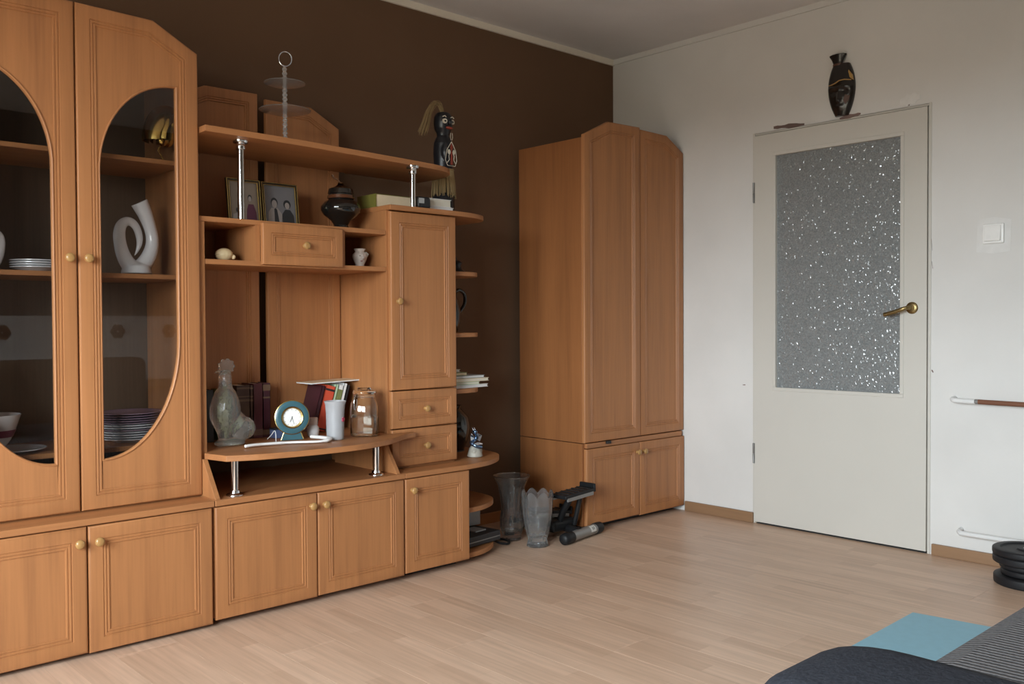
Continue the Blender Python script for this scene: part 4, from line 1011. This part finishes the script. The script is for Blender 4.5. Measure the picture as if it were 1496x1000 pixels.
def cake_stand():
    x, y = -2.330, -.345; z = 1.738-(x+2.73)*.0095+.0004
    t = thing('cake_stand', 'two-tier clear glass cake stand with ring handle on the top shelf', 'cake stand', (x, y, z))
    H = 2.100-z
    m = MB(); prof = [(.0001, .0005), (.036, .0005), (.034, .004), (.012, .010)]
    h = .012
    while h < .30: prof += [(.0055, h), (.0105, h+.008), (.0055, h+.016)]; h += .016
    prof += [(.004, h+.002), (.0001, h+.003)]
    zs = (H-.055)/(h+.003); prof = [(r, q*zs) for r, q in prof]
    obj('stem', MB().lathe((x, y, z), prof, 18, cap=False), 'stem_crystal', t, 0, True)
    for q, r in ((.128, .098), (.232, .078)):
        obj('plate', MB().lathe((x, y, z+q), [(.012, 0), (r*.6, .002), (r, .012), (r*1.0, .0145), (r*.6, .005), (.012, .003)], 40, rfun=lambda a, h, k: 1+.012*math.cos(20*a)*(k in (2, 3))), 'plate_crystal', t, 0, True)
    rc = z+H-.026
    obj('ring_handle', MB().tube([(x+.024*math.cos(2*PI*i/36)*.9+.003, y-.024*math.cos(2*PI*i/36)*.45, rc+.028*math.sin(2*PI*i/36)-.000) for i in range(37)], .0022, 8), 'silver', t, 0, True)
cake_stand()
# ---------------------------------------------------------------- inside the display cabinet
def swirl_vase(label, x, y, z, s=1.0, flip=1):
    t = thing('swirl_vase', label, 'vase', (x, y, z), 'white swirl vases in the display cabinet')
    k = .000446*s     # metre per traced unit
    P = [(1090, 48, 68), (1112, 90, 64), (1140, 150, 57), (1168, 230, 50), (1188, 310, 49), (1186, 390, 52), (1160, 470, 58), (1110, 545, 64), (1050, 575, 66), (995, 530, 60), (958, 455, 53), (940, 380, 48), (934, 305, 46), (950, 240, 42), (990, 205, 36), (1032, 212, 33), (1066, 250, 30), (1086, 310, 28), (1088, 370, 23), (1072, 425, 14), (1048, 472, 4)]
    Q = smoothpath([Vector((flip*(a-1062)*k, (620-b)*k, c*k)) for a, b, c in P], 4)
    path = [(x+q.x, y, z+q.y) for q in Q]
    m = MB(); m.tube(path, [(q.z, q.z*.95) for q in Q], 16, up=(0, 1, 0))
    m.lathe((x, y, z), [(.050*s, .0), (.052*s, .004), (.046*s, .03), (.02*s, .045)], 28)
    m.v = [(p[0], p[1], max(z+.0035, p[2])) for p in m.v]
    obj('body', m, 'porcelain', t, 0, False, .0028)
swirl_vase('white ceramic swirl vase behind the right glazed door', -2.889, -.30, 1.2238)
swirl_vase('white ceramic swirl vase cut by the left edge of the picture', -3.352, -.30, 1.2238, .66, -1)
def plate(label, x, y, z, r, mat, group, foot=.55, h=.016, rim=None):
    t = thing('dinner_plate', label, 'plate', (x, y, z), group)
    obj('dish', MB().lathe((x, y, z), [(.0001, .0008), (r*foot, 0), (r*foot+.003, .0015), (r*.75, h*.45), (r, h-.002), (r, h), (r*.75, h*.62), (r*foot, .0045), (.0001, .004)], 44, cap=False), mat, t, 0, True)
    obj('rim', MB().lathe((x, y, z), [(r-.0015, h-.0026), (r+.0004, h-.0022), (r+.0004, h+.0002), (r-.002, h+.0003)], 44, cap=False), rim or mat, t, 0, True)
nn = ('bottom', 'second', 'third', 'fourth', 'fifth')
for i in range(4): plate('white plate in the stack behind the left glazed door, %s from the shelf' % ('lowest' if not i else ('second', 'third', 'topmost, fourth')[i-1]), -3.205, -.27, 1.2236+i*.0075, .077, 'porcelain', 'white plates left of the door knobs', .55, .016)
ords = ('lowest', 'second', 'third', 'fourth', 'fifth', 'sixth', 'seventh', 'eighth', 'ninth', 'tenth', 'eleventh', 'topmost')
for i in range(12):
    plate('%s plate of the tall stack behind the right glazed door' % (('white ' if i < 7 else 'purple rimmed ')+ords[i]), -2.903+random.uniform(-.002, .002), -.255+random.uniform(-.002, .002), .6376+i*.0082, (.092 if i < 4 else .100 if i < 8 else .112), 'porcelain' if i < 8 else 'plate_purple', 'stacked plates behind the right glazed door', .55, .015, 'plate_purple' if i in (4, 7) or i > 7 else None)
plate('single white plate lying on the bottom shelf of the display cabinet', -3.285, -.275, .6376, .100, 'porcelain', None, .55, .013)
def bowl():
    x, y, z = -3.343, -.285, .6555
    t = thing('bowl', 'white bowl with a maroon band on the bottom shelf', 'bowl', (x, y, z))
    obj('body', MB().lathe((x, y, z), [(.0001, .001), (.034, 0), (.036, .006), (.052, .028), (.066, .060), (.082, .108), (.080, .109), (.063, .060), (.048, .030), (.0001, .010)], 40, cap=False), 'porcelain', t, 0, True)
    obj('band', MB().lathe((x, y, z), [(.0575, .0372), (.0612, .0462), (.0645, .0535), (.0672, .0602), (.0650, .0602), (.0555, .0372)], 40, cap=False), 'maroon_band', t, 0, True)
bowl()
def gold_bird():
    x, y, z = -2.822, -.33, 1.6224
    t = thing('brass_bird', 'brass bird ornament with fanned tail on the upper shelf', 'ornament', (x, y, z))
    # body, then nested fan shells of the tail rising over it
    def shell(cx, cz, rx, rz, a0, a1, wdt, nm):
        n = 20; m = MB(); rings = []
        for i in range(n+1):
            a = math.radians(a0+(a1-a0)*i/n); ring = []
            for j in range(9):
                b = -1+2*j/8; d = math.sqrt(max(0, 1-b*b*.75)); ring.append((cx+rx*d*math.cos(a), y+wdt*b, cz+rz*d*math.sin(a)))
            ring += [(cx+(p[0]-cx)*.965, p[1], cz+(p[2]-cz)*.965) for p in ring[::-1]]
            rings.append(ring)
        obj(nm, m.loops(rings), 'brass', t, 0, True)
    shell(x+.03, z+.068, .082, .135, 72, 178, .050, 'tail_fan')
    shell(x+.038, z+.066, .062, .136, 75, 174, .058, 'tail_fan')
    shell(x+.044, z+.064, .040, .134, 78, 176, .062, 'tail_fan')
    m = MB(); m.ball((x+.035, y, z+.098), (.028, .030, .044), 24, 14); m.ball((x+.012, y-.012, z+.075), (.020, .018, .022), 20, 12)
    obj('body', m, 'brass', t, 0, True)
    for dx, dy in ((.0, -.010), (.012, .014)):
        obj('leg', MB().tube([(x+.010+dx, y+dy, z+.062), (x-.002+dx, y+dy, z+.038), (x+.016+dx, y+dy-.006, z+.004), (x+.038+dx, y+dy-.012, z+.0022)], .0020, 8), 'brass', t, 0, True)
    obj('neck', MB().tube(smoothpath([(x+.045, y, z+.10), (x+.052, y-.003, z+.13), (x+.054, y-.004, z+.155), (x+.048, y-.005, z+.165)], 5), [.011]*6+[.008]*6+[.009]*4, 10), 'brass', t, 0, True)
gold_bird()
# ---------------------------------------------------------------- right-hand open shelves and the floor corner
def side_things():
    # black things partly hidden behind the tower
    x, y = -1.368, -.222
    t = thing('black_jug', 'black jug with curved handle on the middle side shelf', 'jug', (x, y, 1.0063))
    obj('body', MB().lathe((x-.055, y, 1.0063), [(.036, 0), (.040, .004), (.052, .05), (.055, .09), (.046, .14), (.034, .17), (.036, .20), (.034, .20), (.03, .17), (.0001, .165)], 32, cap=False), 'pot_black', t, 0, True)
    obj('handle', MB().tube(smoothpath([(x-.028, y, 1.19), (x+.004, y, 1.205), (x+.034, y, 1.190), (x+.042, y, 1.165), (x+.036, y, 1.135), (x+.012, y, 1.105), (x-.015, y, 1.075)], 5), .009, 10), 'pot_black', t, 0, True)
    x = -1.413
    t = thing('black_figurine', 'small black figurine hidden behind the door of the tower, top side shelf', 'figurine', (x, -.26, 1.2783))
    obj('body', MB().lathe((x, -.26, 1.2783), [(.048, 0), (.050, .006), (.030, .020), (.024, .035), (.030, .05), (.018, .06)], 20), 'ebony', t, 0, True); obj('head', MB().ball((x-.01, -.26, 1.345), .014, 14, 10), 'ebony', t, 0, True)
    x, y = -1.385, -.20
    t = thing('black_vase', 'tall black round vase in shadow behind the dragon figurine', 'vase', (x, y, ZT+.0003))
    obj('body', MB().lathe((x, y, ZT+.0003), [(.045, 0), (.050, .004), (.072, .06), (.080, .11), (.072, .16), (.045, .19), (.036, .20), (.042, .215), (.038, .215), (.03, .195), (.0001, .19)], 36, cap=False), 'pot_black', t, 0, True); obj('foot', MB().lathe((x, y, ZT+.0003), [(.052, 0), (.052, .006)], 36), 'ebony', t)
    # pile of papers and thin books
    z = .7563; g = 'papers and books piled on the lowest side shelf'
    for i, (xa, xb, ya, yb, h, cov, pg, rz, lb) in enumerate((
        (-1.56, -1.325, -.385, -.22, .013, 'paper_white', 'paper_white', .10, 'white booklet at the bottom of the pile on the side shelf'),
        (-1.57, -1.37, -.375, -.22, .013, 'book_mint', 'paper', -.05, 'pale green book second from the bottom of the side shelf pile'),
        (-1.57, -1.315, -.380, -.23, .015, 'paper_cream', 'paper', .07, 'wide cream paperback in the middle of the side shelf pile'),
        (-1.57, -1.335, -.370, -.23, .012, 'book_grey', 'paper_white', .02, 'thin grey book above the cream paperback on the pile'),
        (-1.57, -1.43, -.360, -.24, .015, 'book_green', 'paper_cream', -.04, 'small olive book near the top of the side shelf pile'),
        (-1.57, -1.46, -.345, -.24, .013, 'paper', 'paper_white', .03, 'small cream notebook topmost on the side shelf pile'))):
        flat_book(lb, xa, xb, ya, yb, z, h, cov, pg, '-x', g, rz, 'piled_book'); z += h+.0004
    m = MB(); pts = []; nx, ny = 12, 6
    # dragon figurine
    x, y, z = -1.444, -.425, ZT+.0004
    t = thing('dragon_figurine', 'small silver and blue dragon figurine on the rounded worktop end', 'figurine', (x, y, z))
    m = MB(); rnd = random.Random(5)
    m.lathe((x, y, z), [(.030, 0), (.036, .005), (.031, .022), (.026, .038), (.018, .05), (.008, .055)], 20)
    for i in range(14):
        a = rnd.uniform(0, 2*PI); h = rnd.uniform(.006, .034); m.ball((x+.026*math.cos(a), y+.024*math.sin(a), z+h), rnd.uniform(.006, .011), 8, 6)
    obj('rock', m, 'stone_pale', t, 0, False, .0025)
    m = MB(); m.tube(smoothpath([(x+.030, y-.008, z+.052), (x+.014, y-.030, z+.046), (x-.014, y-.028, z+.052), (x-.022, y-.006, z+.064), (x-.002, y+.006, z+.074), (x+.010, y-.004, z+.088), (x-.002, y-.012, z+.104), (x-.012, y-.014, z+.116)], 5), [.004]*6+[.009]*8+[.011]*10+[.009]*6+[.008]*6, 10)
    m.ball((x-.014, y-.018, z+.116), (.011, .013, .009), 12, 8)
    obj('dragon_body', m, 'blue_lacquer', t, 0, False, .002)
    for s, mt in ((1, 'silver'), (-1, 'silver')):
        P0 = Vector((x+.004, y, z+.084)); tip = Vector((x+s*.034+.004, y-.006, z+.094)); up_ = Vector((x+s*.016, y+.004, z+.108)); lo = Vector((x+s*.026, y-.004, z+.066)); d = Vector((0, .0025, 0))
        obj('wing', MB().add([P0, lo, tip, up_, P0+d, lo+d, tip+d, up_+d], [(0, 1, 2, 3), (7, 6, 5, 4), (0, 4, 5, 1), (1, 5, 6, 2), (2, 6, 7, 3), (3, 7, 4, 0)]), mt, t, .001)
    for s in (-.006, .004): obj('horn', MB().tube([(x-.012+s, y-.012, z+.122), (x-.018+s, y-.010, z+.136)], [.003, .0006], 8), 'silver', t, 0, True)
    obj('claw', MB().tube([(x-.020, y-.022, z+.060), (x-.004, y-.034, z+.064), (x+.016, y-.030, z+.060)], [.006, .007, .004], 8), 'silver', t, 0, True)
side_things()
def corner_things():
    # black set-top box and white-labelled carton on the lowest corner shelf
    z = .0553
    t = thing('black_player', 'flat black disc player with cable on the lowest corner shelf', 'player', (-1.45, -.36, z))
    M = Matrix.Translation((-1.428, -.36, 0)) @ Matrix.Rotation(math.radians(8), 4, 'Z') @ Matrix.Translation((1.44, .36, 0))
    obj('body', MB().box(-1.575, -1.345, -.470, -.245, z+.004, z+.048).xf(M), 'book_black', t, .004); obj('trim_line', MB().box(-1.573, -1.347, -.4715, -.470, z+.022, z+.026).xf(M), 'grey_steel', t)
    obj('cable', MB().tube(smoothpath([(-1.33, -.36, z+.012), (-1.285, -.40, .03), (-1.25, -.42, .021), (-1.215, -.40, .020), (-1.20, -.34, .020), (-1.24, -.27, .020)], 6), .0055, 8), 'black_rubber', t, 0, True)
    obj('disc_sleeve', MB().box(-1.46, -1.39, -.42, -.345, z+.0482, z+.053).xf(M), 'book_grey', t)
    t = thing('grey_carton', 'small pale grey carton standing on the black disc player', 'box', (-1.38, -.30, z+.0545))
    obj('body', MB().box(-1.435, -1.328, -.325, -.275, z+.0545, z+.130), 'book_grey', t, .002); obj('flap', MB().box(-1.437, -1.326, -.327, -.273, z+.130, z+.132), 'label_white', t)
    # tall trumpet vase
    x, y = -1.146, -.345
    t = thing('crystal_vase', 'tall cut crystal vase with flared rim beside the corner shelves', 'vase', (x, y, ZF), 'crystal vases on the floor')
    out = [(.0001, .0005), (.046, .0005), (.048, .010), (.044, .022), (.050, .036), (.056, .062), (.056, .10), (.050, .135), (.049, .165), (.055, .21), (.066, .26), (.086, .302), (.090, .306)]
    inn = [(.086, .306), (.062, .262), (.050, .21), (.044, .165), (.045, .135), (.050, .10), (.049, .062), (.040, .045), (.0001, .042)]
    f1 = lambda a, h, k: 1+(.035*math.cos(16*a) if .05 < h < .24 and k < 13 else 0)
    obj('body', MB().lathe((x, y, ZF), out+inn, 64, rfun=f1, cap=False), 'cut_crystal', t, 0, True); obj('rim', MB().tube([(x+.0885*math.cos(2*PI*i/48), y+.0885*math.sin(2*PI*i/48), ZF+.306) for i in range(49)], .0022, 6), 'crystal', t, 0, True)
    # lower tulip vase with scalloped rim
    x, y = -1.146, -.520
    t = thing('crystal_vase', 'shorter crystal vase with scalloped tulip rim in front of the tall one', 'vase', (x, y, ZF), 'crystal vases on the floor')
    out = [(.0001, .0005), (.046, .0005), (.049, .008), (.046, .022), (.043, .034), (.050, .055), (.060, .10), (.067, .15), (.070, .20), (.071, .235), (.073, .252)]
    inn = [(.069, .252), (.067, .235), (.066, .20), (.063, .15), (.055, .10), (.044, .058), (.0001, .045)]
    m = MB(); m.lathe((x, y, ZF), out+inn, 96, rfun=lambda a, h, k: 1+(.03*math.cos(8*a) if h > .04 else .03*math.cos(12*a)), cap=False)
    m.v = [(p[0], p[1], p[2]+(.026*abs(math.sin(4*math.atan2(p[1]-y, p[0]-x)))-.020)*max(0, (p[2]-ZF-.19)/.062)) for p in m.v]
    obj('body', m, 'ribbed_crystal', t, 0, True); obj('foot', MB().lathe((x, y, ZF), [(.049, .0003), (.051, .003), (.050, .009), (.046, .010)], 48, rfun=lambda a, h, k: 1+.03*math.cos(12*a)), 'crystal', t, 0, True)
    # folding stepper leaning by the wardrobe
    t = thing('stepper', 'black and grey folding fitness stepper on the floor by the wardrobe', 'stepper', (-.93, -.40, ZF))
    a, b = Vector((-1.025, -.600, ZF+.0285)), Vector((-.790, -.555, ZF+.0285)); d = (b-a).normalized()
    obj('cross_tube', MB().lathe(a, [(.0245, 0), (.0245, (b-a).length)], 28, d), 'grey_steel', t, 0, True)
    for p, s in ((a, -1), (b, 1)): obj('end_cap', MB().lathe(p, [(.0275, -.002), (.0280, .030), (.0265, .048), (.018, .054), (.0001, .055)] if s > 0 else [(.0275, -.030), (.0280, .010), (.0265, .034), (.018, .042), (.0001, .043)], 28, d*s), 'black_rubber', t, 0, True)
    e = a.lerp(b, .72); L_ = MB(); q = Vector((0, 0, 1)).rotation_difference(d).to_matrix(); fr = Vector((-.45, -.75, .45)).normalized(); fr = (fr-d*fr.dot(d)).normalized(); sd = d.cross(fr)
    rg = []
    for l in (0, .045): rg.append([tuple(e+d*l+(fr*math.cos(w)+sd*math.sin(w))*r) for r, ws in ((.0249, (-.7, -.35, 0, .35, .7)), (.0243, (.7, .35, 0, -.35, -.7))) for w in ws])
    lb = obj('sticker', L_.loops(rg), 'label_white', t)
    for k in range(3):
        rg = [[tuple(e+d*l+(fr*math.cos(w)+sd*math.sin(w))*r) for r, ws in ((.0251, (-.3, 0, .3)), (.0247, (.3, 0, -.3))) for w in ws] for l in (.014+k*.008, .018+k*.008)]
        obj('print_line', MB().loops(rg), 'label_ink', lb)
    rear = MB().lathe((-1.01, -.20, ZF+.0245), [(.0245, 0), (.0245, .16)], 24, (1, .1, 0)); obj('cross_tube', rear, 'black_rubber', t, 0, True)
    mid = a.lerp(b, .42)
    obj('spine_beam', MB().tube([(mid.x, mid.y, ZF+.035), (mid.x+.02, mid.y+.16, ZF+.050), (mid.x+.0, mid.y+.38, ZF+.035)], .022, 12), 'black_rubber', t, 0, True)
    # lower pedal and raised pedal, with side ribs and pistons
    def pedal(c, ry, rz, nm):
        M3 = Matrix.Rotation(rz, 3, 'Z') @ Matrix.Rotation(ry, 3, 'Y'); c = Vector(c)
        p = obj(nm, MB().obox(c, (.215, .095, .020), M3), 'black_rubber', t, .006, seg=3)
        for s in (-1, 1): obj('rail', MB().obox(c+M3 @ Vector((0, s*.044, -.013)), (.19, .008, .018), M3), 'grey_steel', p, .002)
        obj('toe_stop', MB().obox(c+M3 @ Vector((.108, 0, .010)), (.014, .095, .040), M3), 'black_rubber', p, .005)
        for k in range(5): obj('grip_rib', MB().obox(c+M3 @ Vector((-.08+.038*k, 0, .0115)), (.008, .08, .005), M3), 'black', p, .001)
    pedal((-.945, -.560, .238), math.radians(-3), math.radians(3), 'pedal'); pedal((-.955, -.400, .128), math.radians(6), math.radians(-8), 'pedal')
    obj('pivot_post', MB().tube([(-.960, -.470, ZF+.045), (-.955, -.50, .140), (-.945, -.55, .226)], .016, 12), 'black_rubber', t, 0, True)
    obj('piston', MB().tube([(-.875, -.50, ZF+.055), (-.875, -.545, .226)], .012, 12), 'black', t, 0, True); obj('piston_rod', MB().tube([(-.90, -.49, ZF+.05), (-1.00, -.40, .125)], .006, 10), 'chrome', t, 0, True)
    obj('front_housing', MB().box(-1.02, -.86, -.50, -.38, ZF+.03, .102), 'black_rubber', t, .02, seg=3)
corner_things()
